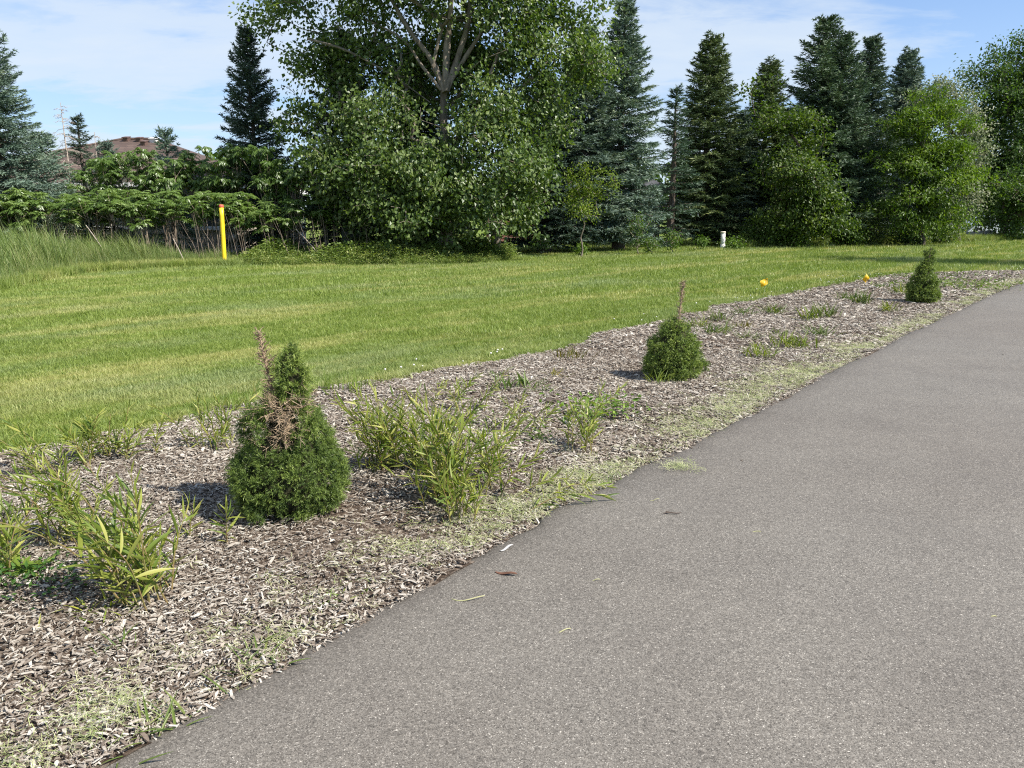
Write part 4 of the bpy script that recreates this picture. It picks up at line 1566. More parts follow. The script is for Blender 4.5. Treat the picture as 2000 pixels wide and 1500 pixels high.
def rough_scatter():
    # tall grass at the left
    def band(n, pxr, near, far, seed):
        r = np.random.default_rng(seed)
        px = r.uniform(*pxr, n)
        x_over = (px - 1000) / FPX
        # the rim along each line of sight
        y0 = np.interp(px, [p[0] for p in near], [p[1] for p in near])
        y1 = np.interp(px, [p[0] for p in far], [p[1] for p in far])
        u = r.random(n) ** 1.2
        Y = y0 + (y1 - y0) * u
        return np.column_stack([x_over * Y * .99, Y]), u
    p, u = band(5200, (-60, 450), [(-60, 15.2), (0, 15.8), (80, 18.5), (170, 21.3), (300, 22.6), (450, 23.6)], [(-60, 25.5), (200, 25.6), (450, 25.2)], 1)
    px = p[:, 0] / (p[:, 1] * .99) * FPX + 1000
    s = np.where(px < 240, 1.25, np.interp(px, [240, 330, 450], [1.15, .72, .5])) * rng.uniform(.45, 1.25, len(p)) * (.6 + .7 * vnoise(p, 1.4, 72)) * np.clip(.35 + u * 3, 0, 1)
    rot = np.column_stack([rng.normal(0, .12, len(p)), rng.normal(0, .12, len(p)), rng.normal(0, .5, len(p))])
    scatter('tall_grass', np.column_stack([p, np.zeros(len(p))]), rot, np.column_stack([s, s, s * rng.uniform(.8, 1.15, len(p))]), tall_coll)
    p, u = band(3600, (-60, 470), [(-60, 14.6), (0, 15.3), (80, 18.0), (170, 20.6), (300, 22.0), (470, 23.0)], [(-60, 17), (0, 17.5), (170, 22), (470, 24)], 2)
    p2, u2 = band(4200, (1420, 2010), [(1420, 34.6), (1600, 36.3), (1800, 41.5), (2010, 46)], [(1420, 36.5), (1600, 38.5), (1800, 43.5), (2010, 48)], 3)
    p = np.vstack([p, p2])
    s = np.concatenate([rng.uniform(.5, 1.2, len(u)), rng.uniform(.9, 2.0, len(u2))])
    rot = np.column_stack([rng.normal(0, .15, len(p)), rng.normal(0, .15, len(p)), rng.uniform(0, 6.28, len(p))])
    scatter('rough_grass', np.column_stack([p, np.zeros(len(p))]), rot, s, mid_coll)
    # leafy ground cover in front of the thicket
    p, u = band(3300, (440, 1000), [(440, 23.0), (700, 23.3), (850, 23.5), (950, 24.4), (1000, 26.8)], [(440, 27.0), (1000, 28.8)], 4)
    h = .40 + vnoise(p, .75, 71) ** 1.3 * 1.5 * np.clip(.25 + u * 3.5, 0, 1)
    h *= np.clip((p[:, 0] + 9.2) / 1.6, .35, 1)
    p2, u2 = band(900, (1440, 1870), [(1440, 35.0), (1600, 36.8), (1870, 43.5)], [(1440, 37), (1600, 39), (1870, 45.5)], 5)
    p = np.vstack([p, p2])
    s = np.concatenate([h * rng.uniform(.7, 1.2, len(h)) * (.7 + .3 * np.clip(u * 5, 0, 1)), rng.uniform(.9, 1.8, len(u2))])
    rot = np.column_stack([rng.normal(0, .1, len(p)), rng.normal(0, .1, len(p)), rng.uniform(0, 6.28, len(p))])
    scatter('undergrowth', np.column_stack([p, np.zeros(len(p))]), rot, s, sprig_coll)


rough_scatter()


# a wood far behind the gardens, one mass
def far_wood():
    r = np.random.default_rng(77)
    n = 26000
    x = r.uniform(-95, 110, n)
    hmax = 3.2 + 3.5 * vnoise(np.column_stack([x, x * 0]), .13, 8) + 1.6 * vnoise(np.column_stack([x, x * 0]), .5, 9)
    z = r.random(n) ** .8 * hmax
    y = r.uniform(80, 92, n)
    a = Acc()
    C = np.column_stack([x, y, z])
    add_leaves(a, C, r.normal(0, 1, (n, 3)), r.normal(0, .7, (n, 3)) + np.array([0, -.3, .7]), r.uniform(.5, 1.1, n), r.uniform(.3, .7, n), .45, .15, np.clip(r.normal(.45, .2, n), 0, 1))
    o = a.build('distant_wood', M_LEAF)
    o.color = (.8, .85, .8, 1)
    tag(o, kind='stuff')


far_wood()


# ================================================================== BUILDINGS
def brick_mat(name, c1, c2, mortar, scale=1.0, rough=.85, bw=.21, bh=.075):
    m, nt, b, out = new_mat(name)
    tc = nt.nodes.new('ShaderNodeTexCoord')
    sp = nt.nodes.new('ShaderNodeSeparateXYZ')
    nt.links.new(tc.outputs['Object'], sp.inputs[0])
    cb = nt.nodes.new('ShaderNodeCombineXYZ')
    nt.links.new(math_node(nt, 'ADD', sp.outputs[0], sp.outputs[1]), cb.inputs[0])
    nt.links.new(sp.outputs[2], cb.inputs[1])
    br = nt.nodes.new('ShaderNodeTexBrick')
    br.inputs['Scale'].default_value = 1
    br.inputs['Brick Width'].default_value = bw
    br.inputs['Row Height'].default_value = bh
    br.inputs['Mortar Size'].default_value = .008
    for i, c in ((1, c1), (2, c2), (3, mortar)):
        br.inputs[i].default_value = (*c, 1)
    nt.links.new(cb.outputs[0], br.inputs[0])
    n = ramp_node(nt, noise(nt, tc.outputs['Object'], 1.5, 5, .6), [(.3, .85), (.7, 1.12)])
    setc(nt, b.inputs['Base Color'], mix_col(nt, 1.0, br.outputs[0], n, 'MULTIPLY'))
    b.inputs['Roughness'].default_value = rough
    bump(nt, b, br.outputs[1], -.6, .01)
    return m


M_TAN = brick_mat('tan_brick', (.40, .32, .25), (.48, .39, .31), (.42, .38, .34))
M_RED = brick_mat('red_brick', (.22, .075, .055), (.28, .10, .07), (.25, .2, .18))
M_SHINGLE = brick_mat('brown_shingle', (.070, .044, .034), (.115, .076, .058), (.045, .03, .025), bw=.34, bh=.085)
M_DARKSH = brick_mat('grey_shingle', (.05, .05, .055), (.08, .08, .085), (.03, .03, .03), bw=.34, bh=.085)
M_WHITE = plain_mat('white_trim', (.78, .77, .74), .5, .4, 6, (.70, .69, .66))
M_GLASS = plain_mat('window_glass', (.05, .06, .07), .06, .6)
M_VENT = plain_mat('vent_metal', (.12, .075, .06), .5, .4)
M_BROWN = plain_mat('brown_siding', (.22, .15, .125), .7, .3, 8, (.26, .18, .15))
M_GREENBOX = plain_mat('cabinet_paint', (.035, .055, .045), .45, .5, 5, (.05, .07, .06))


def hip_roof(acc, x0, x1, y0, y1, ze, rx0, rx1, ry, zr, th=.16):
    V = [(x0, y0, ze), (x1, y0, ze), (x1, y1, ze), (x0, y1, ze), (rx0, ry, zr), (rx1, ry, zr)]
    V2 = [(x, y, z - th) for x, y, z in V[:4]]
    acc.add(V + V2, T=[(1, 2, 5), (3, 0, 4)], Q=[(0, 1, 5, 4), (2, 3, 4, 5), (0, 6, 7, 1), (1, 7, 8, 2), (2, 8, 9, 3), (3, 9, 6, 0), (6, 9, 8, 7)])


def window(parent, x0, x1, z0, z1, y, bars=1):
    """a framed window in a wall that faces -Y at y"""
    f = Acc()
    t = .07
    add_box(f, (x0 - t, y - .05, z1), (x1 + t, y + .06, z1 + t))
    add_box(f, (x0 - t, y - .05, z0 - t), (x1 + t, y + .06, z0))
    add_box(f, (x0 - t, y - .048, z0), (x0, y + .06, z1))
    add_box(f, (x1, y - .048, z0), (x1 + t, y + .06, z1))
    for k in range(bars):
        xm = x0 + (x1 - x0) * (k + 1) / (bars + 1)
        add_box(f, (xm - .025, y - .04, z0), (xm + .025, y + .05, z1))
    w = f.build('window', M_WHITE, parent)
    g = Acc()
    add_box(g, (x0, y - .012, z0), (x1, y + .03, z1))
    g.build('pane', M_GLASS, w)
    s = Acc()
    add_box(s, (x0 - .14, y - .12, z0 - t - .08), (x1 + .14, y + .05, z0 - t - .002))
    s.build('sill', M_WHITE, w)


def house1():
    X0, X1, Y0, Y1 = -24.2, -11.6, 32.0, 42.5
    org = np.array([-18.5, 37, 0])
    t = empty('house', tuple(org))
    tag(t, 'tan brick bungalow with a brown shingled hip roof behind the sumac hedge', 'house')
    lo, hi = np.array([X0, Y0, 0]) - org, np.array([X1, Y1, 2.65]) - org
    a = Acc()
    add_box(a, lo, hi)
    a.build('wall', M_TAN, t)
    ze, zr = 2.78, 5.15
    ra = Acc()
    # ridge ends follow the photo
    p0, p1 = W(238, 272, 37.2) - org, W(308, 271, 37.2) - org
    zr = p0[2]
    hip_roof(ra, lo[0] - .45, hi[0] + .45, lo[1] - .45, hi[1] + .45, ze, p0[0], p1[0], p0[1], zr)
    roof = ra.build('roof', M_SHINGLE, t)
    cap = Acc()
    ridge = [(p0[0], p0[1], zr), (p1[0], p1[1], zr)]
    e = .03
    add_tube(cap, np.array(ridge) + [0, 0, .015], .07, 6)
    add_tube(cap, np.array([ridge[1], (hi[0] + .42, lo[1] - .42, ze + .02)]) + [0, 0, .01], .06, 6)
    add_tube(cap, np.array([ridge[0], (lo[0] - .42, lo[1] - .42, ze + .02)]) + [0, 0, .01], .06, 6)
    cap.build('ridge_cap', M_SHINGLE, roof)
    fa = Acc()
    add_box(fa, (lo[0] - .5, lo[1] - .52, ze - .2), (hi[0] + .5, lo[1] - .455, ze - .02))
    add_box(fa, (hi[0] + .455, lo[1] - .5, ze - .2), (hi[0] + .52, hi[1] + .5, ze - .02))
    fa.build('gutter', M_WHITE, t)
    so = Acc()
    add_box(so, (lo[0] - .44, lo[1] - .44, 2.56), (hi[0] + .44, lo[1], 2.60))
    so.build('soffit', M_WHITE, t)
    # roof vents on the slope that faces the lawn
    yf, zf = lo[1] - .45, ze
    sl = (zr - zf) / (p0[1] - yf)
    for i, (px, py) in enumerate(((248, 274.5), (273, 275.5), (301, 276.5), (282, 282.5))):
        # walk down the line of sight to the slope
        best = None
        for Yq in np.linspace(33, 38, 400):
            q = W(px, py, Yq) - org
            if best is None or abs(q[2] - (zf + (q[1] - yf) * sl)) < best[0]:
                best = (abs(q[2] - (zf + (q[1] - yf) * sl)), q)
        q = best[1]
        v = Acc()
        w = .17 if i == 2 else .13
        M = Matrix.Translation(q) @ Euler((math.atan(sl) * .5, 0, 0)).to_matrix().to_4x4()
        add_box(v, (-w * .8, -.16, -.05), (w * .8, .16, .13), M=M)
        add_box(v, (-w, -.2, .13), (w, .18, .17), M=M)
        o = v.build('roof_vent', M_WHITE if i == 2 else M_VENT, roof)
        if i == 2:
            o['label'] = 'shiny pale roof vent'
    for x0, x1 in ((-13.1, -11.9), (-17.2, -15.4), (-21.6, -19.8)):
        window(t, x0 - org[0], x1 - org[0], 1.05, 2.2, lo[1] - .002)


house1()


def small_buildings():
    # brown shed right of the bungalow
    org = np.array([-9.3, 31.0, 0])
    t = empty('garden_shed', tuple(org))
    tag(t, 'brown garden shed with a pale lower side, glimpsed through the thicket left of the poplar', 'shed')
    a = Acc()
    for k in range(11):
        add_box(a, (-.65, -.012 * (k % 2) - .4, k * .2), (.55, 1.6, k * .2 + .196))
    a.build('wall', M_BROWN, t)
    r = Acc()
    r.add([(-.85, -.6, 2.2), (.75, -.6, 2.2), (.75, 1.8, 2.2), (-.85, 1.8, 2.2), (-.05, -.6, 2.75), (-.05, 1.8, 2.75)], T=[(0, 1, 4), (2, 3, 5)], Q=[(1, 2, 5, 4), (3, 0, 4, 5), (0, 3, 2, 1)])
    r.build('roof', M_SHINGLE, t)
    d = Acc()
    for k in range(9):
        add_box(d, (.62, -.42 - .01 * (k % 2), .25 + k * .15), (1.05, .4, .25 + k * .15 + .146))
    d.build('side_panel', M_WHITE, t)
    # utility cabinet
    c = W(690, 440, 27.6)
    t = empty('utility_cabinet', (c[0], 27.6, 0))
    tag(t, 'dark green utility cabinet in the shade under the left boughs of the poplar', 'utility cabinet')
    a = Acc()
    add_box(a, (-.36, -.3, .25), (.36, .3, 1.55))
    a.build('body', M_GREENBOX, t)
    a = Acc()
    add_box(a, (-.42, -.36, 1.55), (.42, .36, 1.66))
    a.build('lid', M_GREENBOX, t)
    a = Acc()
    add_box(a, (-.31, -.325, .62), (.31, -.302, 1.48))
    dr = a.build('door', M_GREENBOX, t)
    a = Acc()
    add_box(a, (.2, -.36, 1.0), (.24, -.326, 1.14))
    a.build('handle', M_WHITE, dr)
    a = Acc()
    add_box(a, (-.30, -.26, -.1), (.30, .26, .25))
    a.build('plinth', M_BARK_D, t)
    # red brick house deep behind the trees
    org = np.array([3.0, 46.0, 0])
    t = empty('house', tuple(org))
    tag(t, 'red brick house in deep shade, glimpsed under the boughs right of the poplar', 'house')
    a = Acc()
    add_box(a, (-4.4, -3.5, 0), (5, 4, 2.7))
    a.build('wall', M_RED, t)
    r = Acc()
    hip_roof(r, -4.9, 5.5, -4, 4.5, 2.85, -1.5, 2, .25, 5.0)
    r.build('roof', M_DARKSH, t)
    a = Acc()
    add_tube(a, np.array([(-4.2, -3.58, 0.1), (-4.2, -3.58, 2.6)]), .05, 8)
    a.build('downspout', M_WHITE, t)
    window(t, -1.2, .4, 1.0, 2.1, -3.502)
    # dark garage behind the parked car
    org = np.array([W(1900, 440, 62)[0], 62.0, 0])
    t = empty('garage', tuple(org))
    tag(t, 'dark low garage behind the parked car between the right hand trees', 'garage')
    a = Acc()
    add_box(a, (-5, -2, 0), (5, 4, 2.7))
    a.build('wall', plain_mat('dark_siding', (.045, .045, .05), .7, .3, 4, (.06, .06, .065)), t)
    r = Acc()
    hip_roof(r, -5.5, 5.5, -2.5, 4.5, 2.82, -2.5, 2.5, 1, 4.2)
    r.build('roof', M_DARKSH, t)
    a = Acc()
    for k in range(4):
        add_box(a, (-3.2, -2.05 - .008 * (k % 2), .05 + k * .55), (-.6, -1.99, .05 + k * .55 + .53))
    a.build('door', plain_mat('grey_door', (.10, .10, .11), .6, .4), t)


small_buildings()


# ================================================================== POSTS, FLAGS, FENCE, CAR
def post_things():
    # yellow marker post with a red top
    x, y = G(439, 519)
    top = W(432, 400, y + .02)
    t = empty('marker_post', (x, y, 0))
    tag(t, 'slim bright yellow post with a red top at the edge of the tall grass', 'marker post')
    d = top - np.array([x, y, 0])
    a = Acc()
    zs = np.linspace(-.06, .955, 8)
    add_tube(a, d[None] * zs[:, None], .064, 20)
    m, nt, b, out = new_mat('yellow_paint')
    tc = nt.nodes.new('ShaderNodeTexCoord')
    n = noise(nt, tc.outputs['Object'], 9, 6, .65)
    setc(nt, b.inputs['Base Color'], ramp_node(nt, n, [(.25, (.72, .46, .012)), (.5, (.82, .58, .02)), (.75, (.86, .64, .04))]))
    b.inputs['Roughness'].default_value = .4
    a.build('pole', m, t, True)
    a = Acc()
    P = d[None] * np.array([.955, .96, .985, .998, 1.004])[:, None]
    add_tube(a, P, [.066, .069, .069, .062, .035], 20)
    a.build('cap', plain_mat('red_cap', (.62, .10, .075), .45, .4, 8, (.55, .08, .06)), t, True)
    # short white pipe
    x, y = G(1411, 489)
    t = empty('vent_pipe', (x, y, 0))
    tag(t, 'short white pipe standing on the lawn before the cone-laden spruce', 'pipe')
    a = Acc()
    H = W(1411, 452, y)[2]
    add_tube(a, [(0, 0, -.1), (0, 0, H * .5), (-.015, 0, H * .93)], .098, 18)
    wm = plain_mat('weathered_white', (.74, .73, .68), .55, .3, 7, (.56, .55, .50), 6)
    a.build('pipe', wm, t, True)
    a = Acc()
    add_tube(a, [(-.015, 0, H * .92), (-.015, 0, H * .985), (-.015, 0, H)], [.112, .112, .09], 18)
    a.build('cap', plain_mat('pipe_cap', (.70, .62, .50), .55, .3), t, True)
    a = Acc()
    add_tube(a, [(.0, 0, -.02), (0, 0, .26)], .108, 18)
    a.build('collar', wm, t, True)
    a = Acc()
    for k, z in enumerate((.52, .56, .60)):
        add_box(a, (-.05, -.102, H * z), (.03 - .02 * (k % 2), -.094, H * z + .02))
    a.build('label_plate', plain_mat('faded_print', (.45, .46, .47), .6, .3), t)


post_things()


def flag(px, py, bpx, bpy, label, pts, seed):
    x, y = G(bpx, bpy)
    top = W(px, py, y)
    t = empty('marker_flag', (x, y, 0))
    tag(t, label, 'flag', 'yellow marking flags')
    a = Acc()
    d = top - np.array([x, y, 0])
    add_tube(a, [(0, 0, -.05), tuple(d * .5 + np.array([.01, 0, 0])), tuple(d)], .0022, 6)
    a.build('wire', plain_mat('flag_wire', (.35, .35, .36), .4, .5), t)
    # a limp sheet folded along its diagonal
    n = 9
    A, B_, C, D = [np.array(p) for p in pts]
    V = []
    for i in range(n):
        for j in range(n):
            u, v = i / (n - 1), j / (n - 1)
            p = (A * (1 - u) + B_ * u) * (1 - v) + (D * (1 - u) + C * u) * v
            p = p + np.array([0, 1, 0]) * (.022 * math.sin(u * 4.0 + v * 3 + seed) + .03 * abs(u - v))
            V.append(p + d)
    V = np.array(V)
    Q = [(i * n + j, (i + 1) * n + j, (i + 1) * n + j + 1, i * n + j + 1) for i in range(n - 1) for j in range(n - 1)]
    a = Acc()
    a.add(V, Q=Q)
    m = MATS.get('flag_plastic') or leaf_mat('flag_plastic', [(0, (.80, .50, .02)), (1, (.84, .54, .025))], .4, (1.1, .95, .6), .4, .4)
    a.build('sheet', m, t, True)


flag(1498, 546, 1490, 574, 'crumpled yellow flag on a thin wire standing out on the mown lawn',
     [(0.02, 0, .03), (-.13, 0, -.03), (-.10, 0, -.15), (.03, 0, -.085)], 0)
flag(1693, 538, 1691, 557, 'yellow flag hanging as a pointed fold at the rim of the mulch bed',
     [(0.0, 0, .04), (-.085, 0, -.085), (.0, 0, -.16), (.075, 0, -.07)], 2)


def fence_and_car():
    Y = 46.2
    x0, x1 = W(1852, 462, Y)[0], W(1945, 462, Y)[0]
    t = empty('silt_fence', (x0, Y, 0))
    tag(t, 'low grey fabric fence between two light posts in front of the parked car', 'fence')
    L = x1 - x0
    n = 24
    a = Acc()
    V = []
    for i in range(n):
        u = i / (n - 1)
        y = .05 * math.sin(u * 19) + .02 * math.sin(u * 47)
        h = .50 + .10 * u + .03 * math.sin(u * 9)
        for z in (-.02, h * .5, h):
            V.append((u * L, y + (.02 if z else 0), z))
    V = np.array(V)
    Vb = V + np.array([0, .006, 0])
    Q = [(i * 3 + j, (i + 1) * 3 + j, (i + 1) * 3 + j + 1, i * 3 + j + 1) for i in range(n - 1) for j in range(2)]
    a.add(V, Q=Q)
    a.add(Vb, Q=[q[::-1] for q in Q])
    a.build('fabric', plain_mat('silt_fabric', (.20, .20, .20), .7, .3, 9, (.30, .30, .29)), t, True)
    for u in (.02, .3, .55, .74, .98):
        p = Acc()
        add_box(p, (u * L - .025, -.06, -.1), (u * L + .025, -.015 - .06 + .05, .72))
        p.build('post', M_DEADWOOD, t)
    # parked car, seen from its side
    Y = 53.5
    x0 = W(1872, 445, Y)[0]
    t = empty('parked_car', (x0 + 2.2, Y, 0))
    tag(t, 'light silver-blue parked car half hidden by the trunk behind the low grey fence', 'car')
    paint = plain_mat('car_paint', (.50, .56, .62), .25, .6)
    prof = [(-2.2, .32), (-2.22, .62), (-2.05, .82), (-1.55, .92), (-.75, 1.40), (-.2, 1.47), (.6, 1.45), (1.25, 1.05), (1.9, .95), (2.15, .78), (2.2, .5), (2.15, .3)]
    prof = [(x, z) for x, z in prof]
    a = Acc()
    n = len(prof)
    V = []
    for sgn in (-1, 1):
        for x, z in prof:
            w = .86 if z < 1.0 else .86 - (z - 1.0) * .42
            V.append((x, sgn * w, z))
    Q = [(i, (i + 1) % n, n + (i + 1) % n, n + i) for i in range(n)]
    a.add(V, Q=Q)
    c = len(V)
    tri = []
    for b0 in (0, n):
        for i in range(1, n - 1):
            tri.append((b0, b0 + i, b0 + i + 1))
    a.add(V, T=tri)
    a.build('body', paint, t)
    for sgn in (-1, 1):
        for q in ([(-1.38, .95), (-.72, 1.34), (-.22, 1.39), (-.22, .95)], [(-.12, .95), (-.12, 1.40), (.55, 1.38), (1.05, 1.06), (1.05, .95)]):
            g = Acc()
            P = [(x, sgn * (.868 if z < 1.0 else .872 - (z - 1.0) * .42), z) for x, z in q]
            P2 = [(x, y - sgn * .02, z) for x, y, z in P]
            k = len(P)
            g.add(P + P2, T=[(0, i, i + 1) for i in range(1, k - 1)], Q=[(i, (i + 1) % k, k + (i + 1) % k, k + i) for i in range(k)])
            g.build('side_window', M_GLASS, t)
    for x in (-1.35, 1.35):
        for sgn in (-1, 1):
            w = Acc()
            add_tube(w, [(x, sgn * .70, .32), (x, sgn * .89, .32)], .33, 20)
            wo = w.build('wheel', plain_mat('tyre', (.02, .02, .02), .8, .2) if 'tyre' not in MATS else MATS['tyre'], t)
            h = Acc()
            add_tube(h, [(x, sgn * .88, .32), (x, sgn * .905, .32)], .20, 16)
            h.build('rim', MATS.get('rim') or plain_mat('rim', (.45, .46, .48), .35, .6), wo)
    for x in (-2.19, 2.15):
        for sgn in (-1, 1):
            l = Acc()
            add_box(l, (x - .04, sgn * .62 - .16, .62), (x + .05, sgn * .62 + .16, .76))
            l.build('headlight' if x < 0 else 'tail_light', M_WHITE if x < 0 else MATS['red_cap'], t)


fence_and_car()


# ================================================================== DWARF SPRUCES IN THE MULCH BED
def prof_r(prof, z):
    return np.interp(z, [p[0] for p in prof], [p[1] for p in prof])


def needle_sprays(acc, centres, outs, r, shoots, shoot_len, nl, nw, nper, spread=.55, vbase=.42):
    """cushions of short shoots, each shoot a bottle brush of needles"""
    n = len(centres)
    Cn = np.repeat(centres, shoots, 0)
    On = np.repeat(outs, shoots, 0)
    bv = np.repeat(np.clip(r.normal(vbase, .13, n), 0, 1), shoots)
    d = unit(On + r.normal(0, spread, Cn.shape))
    Ls = shoot_len * r.uniform(.6, 1.25, len(Cn))
    base = Cn - On * shoot_len * .35
    t = r.random((len(Cn), nper))
    P = (base[:, None] + d[:, None] * (Ls[:, None] * (.15 + .85 * t))[..., None]).reshape(-1, 3)
    D = unit(np.repeat(d, nper, 0) * .75 + unit(r.normal(0, 1, P.shape)) * .85)
    S = np.cross(D, r.normal(0, 1, P.shape))
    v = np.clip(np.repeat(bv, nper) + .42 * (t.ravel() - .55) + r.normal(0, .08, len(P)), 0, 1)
    add_shards(acc, P, D, S, nl * r.uniform(.7, 1.2, len(P)), nw, v)


def surface_points(prof, n, r, zmin, zmax, jitter=.03, centre=(0, 0), lump=0.0, seed=0):
    z = r.uniform(zmin, zmax, n * 3)
    w = prof_r(prof, z)
    z = z[r.random(len(z)) < (w + .02) / (w.max() + .02)][:n]
    az = r.uniform(0, 6.283, len(z))
    rr = prof_r(prof, z)
    dr = (prof_r(prof, z + .01) - prof_r(prof, z - .01)) / .02
    o = unit(np.column_stack([np.cos(az), np.sin(az), np.clip(-dr, -1.2, 3) * .8 + .25]))
    lmp = (vnoise(np.column_stack([az * 2.2 + 20, z * 14 + 3]), 1.0, seed) - .5) * lump
    rr = rr + lmp + r.normal(0, jitter, len(z)) * .35
    P = np.column_stack([centre[0] + np.cos(az) * rr, centre[1] + np.sin(az) * rr, z])
    return P, o, az


def core(acc, prof, k=.74, centre=(0, 0), n=14, rows=10, seed=0):
    zs = np.linspace(prof[0][0], prof[-1][0], rows)
    r = np.random.default_rng(seed)
    V = []
    for z in zs:
        for j in range(n):
            a = j / n * 6.283
            rr = max(.004, prof_r(prof, z) * k * r.uniform(.85, 1.1))
            V.append((centre[0] + math.cos(a) * rr, centre[1] + math.sin(a) * rr, z))
    Q = [(i * n + j, i * n + (j + 1) % n, (i + 1) * n + (j + 1) % n, (i + 1) * n + j) for i in range(rows - 1) for j in range(n)]
    m = len(V)
    V += [(centre[0], centre[1], zs[0]), (centre[0], centre[1], zs[-1])]
    T = [(m, (j + 1) % n, j) for j in range(n)] + [(m + 1, (rows - 1) * n + j, (rows - 1) * n + (j + 1) % n) for j in range(n)]
    acc.add(V, T=T, Q=Q)


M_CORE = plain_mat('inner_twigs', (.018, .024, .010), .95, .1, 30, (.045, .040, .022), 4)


def bare_leader(acc, P, r0, r1, ntw, tl, r, k=7):
    """a dead shoot with stubby dead side twigs"""
    P = smooth_poly(P, 12)
    add_tube(acc, P, np.linspace(r0, r1, 12), k, wob=.08)
    s = r.random(ntw) * .97
    b = np.stack([np.interp(s, np.linspace(0, 1, 12), P[:, i]) for i in range(3)], 1)
    az = r.uniform(0, 6.28, ntw)
    d = unit(np.column_stack([np.cos(az), np.sin(az), r.normal(.75, .35, ntw)]))
    L = tl * r.uniform(.35, 1.2, ntw) * (1.15 - .55 * s)
    m = b + d * L[:, None] * .55 + r.normal(0, .003, b.shape)
    e = m + unit(d + r.normal(0, .4, d.shape)) * (L * .5)[:, None]
    add_segs(acc, b, m, .0024, .0018, 4)
    add_segs(acc, m, e, .0018, .0012, 4)
    # forked ends and clinging brown needles
    for q in range(3):
        f = m + (e - m) * r.random((ntw, 1))
        g = f + unit(d + r.normal(0, .8, d.shape)) * (L * .32)[:, None]
        add_segs(acc, f, g, .0013, .0009, 3)


def dwarf1():
    r = np.random.default_rng(201)
    x, y = -1.135, 3.70
    t = empty('dwarf_spruce', (x, y, .01))
    tag(t, 'nearest dwarf spruce, half dead, with a bare brown leader beside one green tuft', 'dwarf spruce', 'dwarf spruces in the mulch bed')
    low = [(0, .13), (.03, .19), (.08, .232), (.15, .256), (.22, .258), (.29, .238), (.34, .210), (.40, .192), (.48, .168), (.55, .138), (.61, .095), (.66, .045)]
    fo = Acc()
    P, o, az = surface_points(low, 720, r, .0, .66, centre=(0, 0), lump=.07, jitter=.04, seed=81)
    # azimuth -90 deg faces the camera; the dead patch is up there, right of the middle
    da = np.angle(np.exp(1j * (az - R(-78))))
    dead = (P[:, 2] > .37 + .22 * np.abs(da)) & (np.abs(da) < R(48))
    dead |= (P[:, 2] > .45) & (r.random(len(P)) < .42)
    P, o = P[~dead], o[~dead]
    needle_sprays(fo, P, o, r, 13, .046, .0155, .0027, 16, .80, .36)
    tuft = [(.52, .03), (.58, .05), (.64, .064), (.70, .066), (.76, .056), (.80, .040), (.835, .012)]
    P, o, az = surface_points(tuft, 150, r, .52, .86, centre=(.055, 0), lump=.05, seed=82)
    needle_sprays(fo, P, o, r, 12, .045, .0165, .0027, 15, .85, .60)
    for (cx, cy, cz, n) in ((-.09, -.10, .565, 14), (-.12, -.05, .52, 16), (.16, -.06, .50, 14), (.15, -.12, .46, 12), (-.15, .02, .50, 14)):
        P = np.array([cx, cy, cz]) + r.normal(0, .024, (n, 3))
        needle_sprays(fo, P, unit(P - np.array([0, 0, .42])), r, 9, .045, .0165, .0027, 15, .8, .5)
    fo.build('foliage', M_DWARF, t)
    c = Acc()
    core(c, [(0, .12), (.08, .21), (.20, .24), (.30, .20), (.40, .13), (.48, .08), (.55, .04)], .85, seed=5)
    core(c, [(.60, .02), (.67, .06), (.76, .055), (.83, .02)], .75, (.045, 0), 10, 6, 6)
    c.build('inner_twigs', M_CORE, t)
    tr = Acc()
    add_tube(tr, smooth_poly([(0, 0, -.05), (.01, -.05, .3), (.03, -.06, .48), (.045, -.02, .60), (.045, 0, .75)], 12), np.linspace(.022, .008, 12), 8, wob=.05)
    tr.build('trunk', M_TWIG, t)
    a = Acc()
    bare_leader(a, [(.0, -.04, .42), (-.03, -.03, .60), (-.06, -.02, .76), (-.092, -.01, .945)], .010, .0035, 300, .066, r)
    a.build('dead_leader', M_TWIG, t)
    # tangle of bare twigs in the dead patch
    a = Acc()
    n = 110
    b = np.column_stack([r.uniform(-.06, .08, n), r.uniform(-.10, .03, n), r.uniform(.36, .62, n)])
    az = r.uniform(R(-165), R(0), n)
    d = unit(np.column_stack([np.cos(az), np.sin(az), r.normal(.1, .35, n)]))
    L = r.uniform(.06, .17, n)
    m = b + d * L[:, None] * .5 + r.normal(0, .008, b.shape)
    e = m + unit(d + np.array([0, 0, .25]) + r.normal(0, .3, d.shape)) * (L * .55)[:, None]
    add_segs(a, b, m, .0028, .0018, 4)
    add_segs(a, m, e, .0018, .001, 4)
    for q in range(5):
        f = b + (e - b) * r.uniform(.3, 1, (n, 1))
        g = f + unit(d * .6 + r.normal(0, .7, d.shape)) * (L * .28)[:, None]
        add_segs(a, f, g, .0013, .0008, 3)
    bare_leader(a, [(.03, -.09, .36), (.035, -.12, .45), (.04, -.10, .55)], .008, .004, 40, .07, r)
    a.build('dead_twigs', M_TWIG, t)


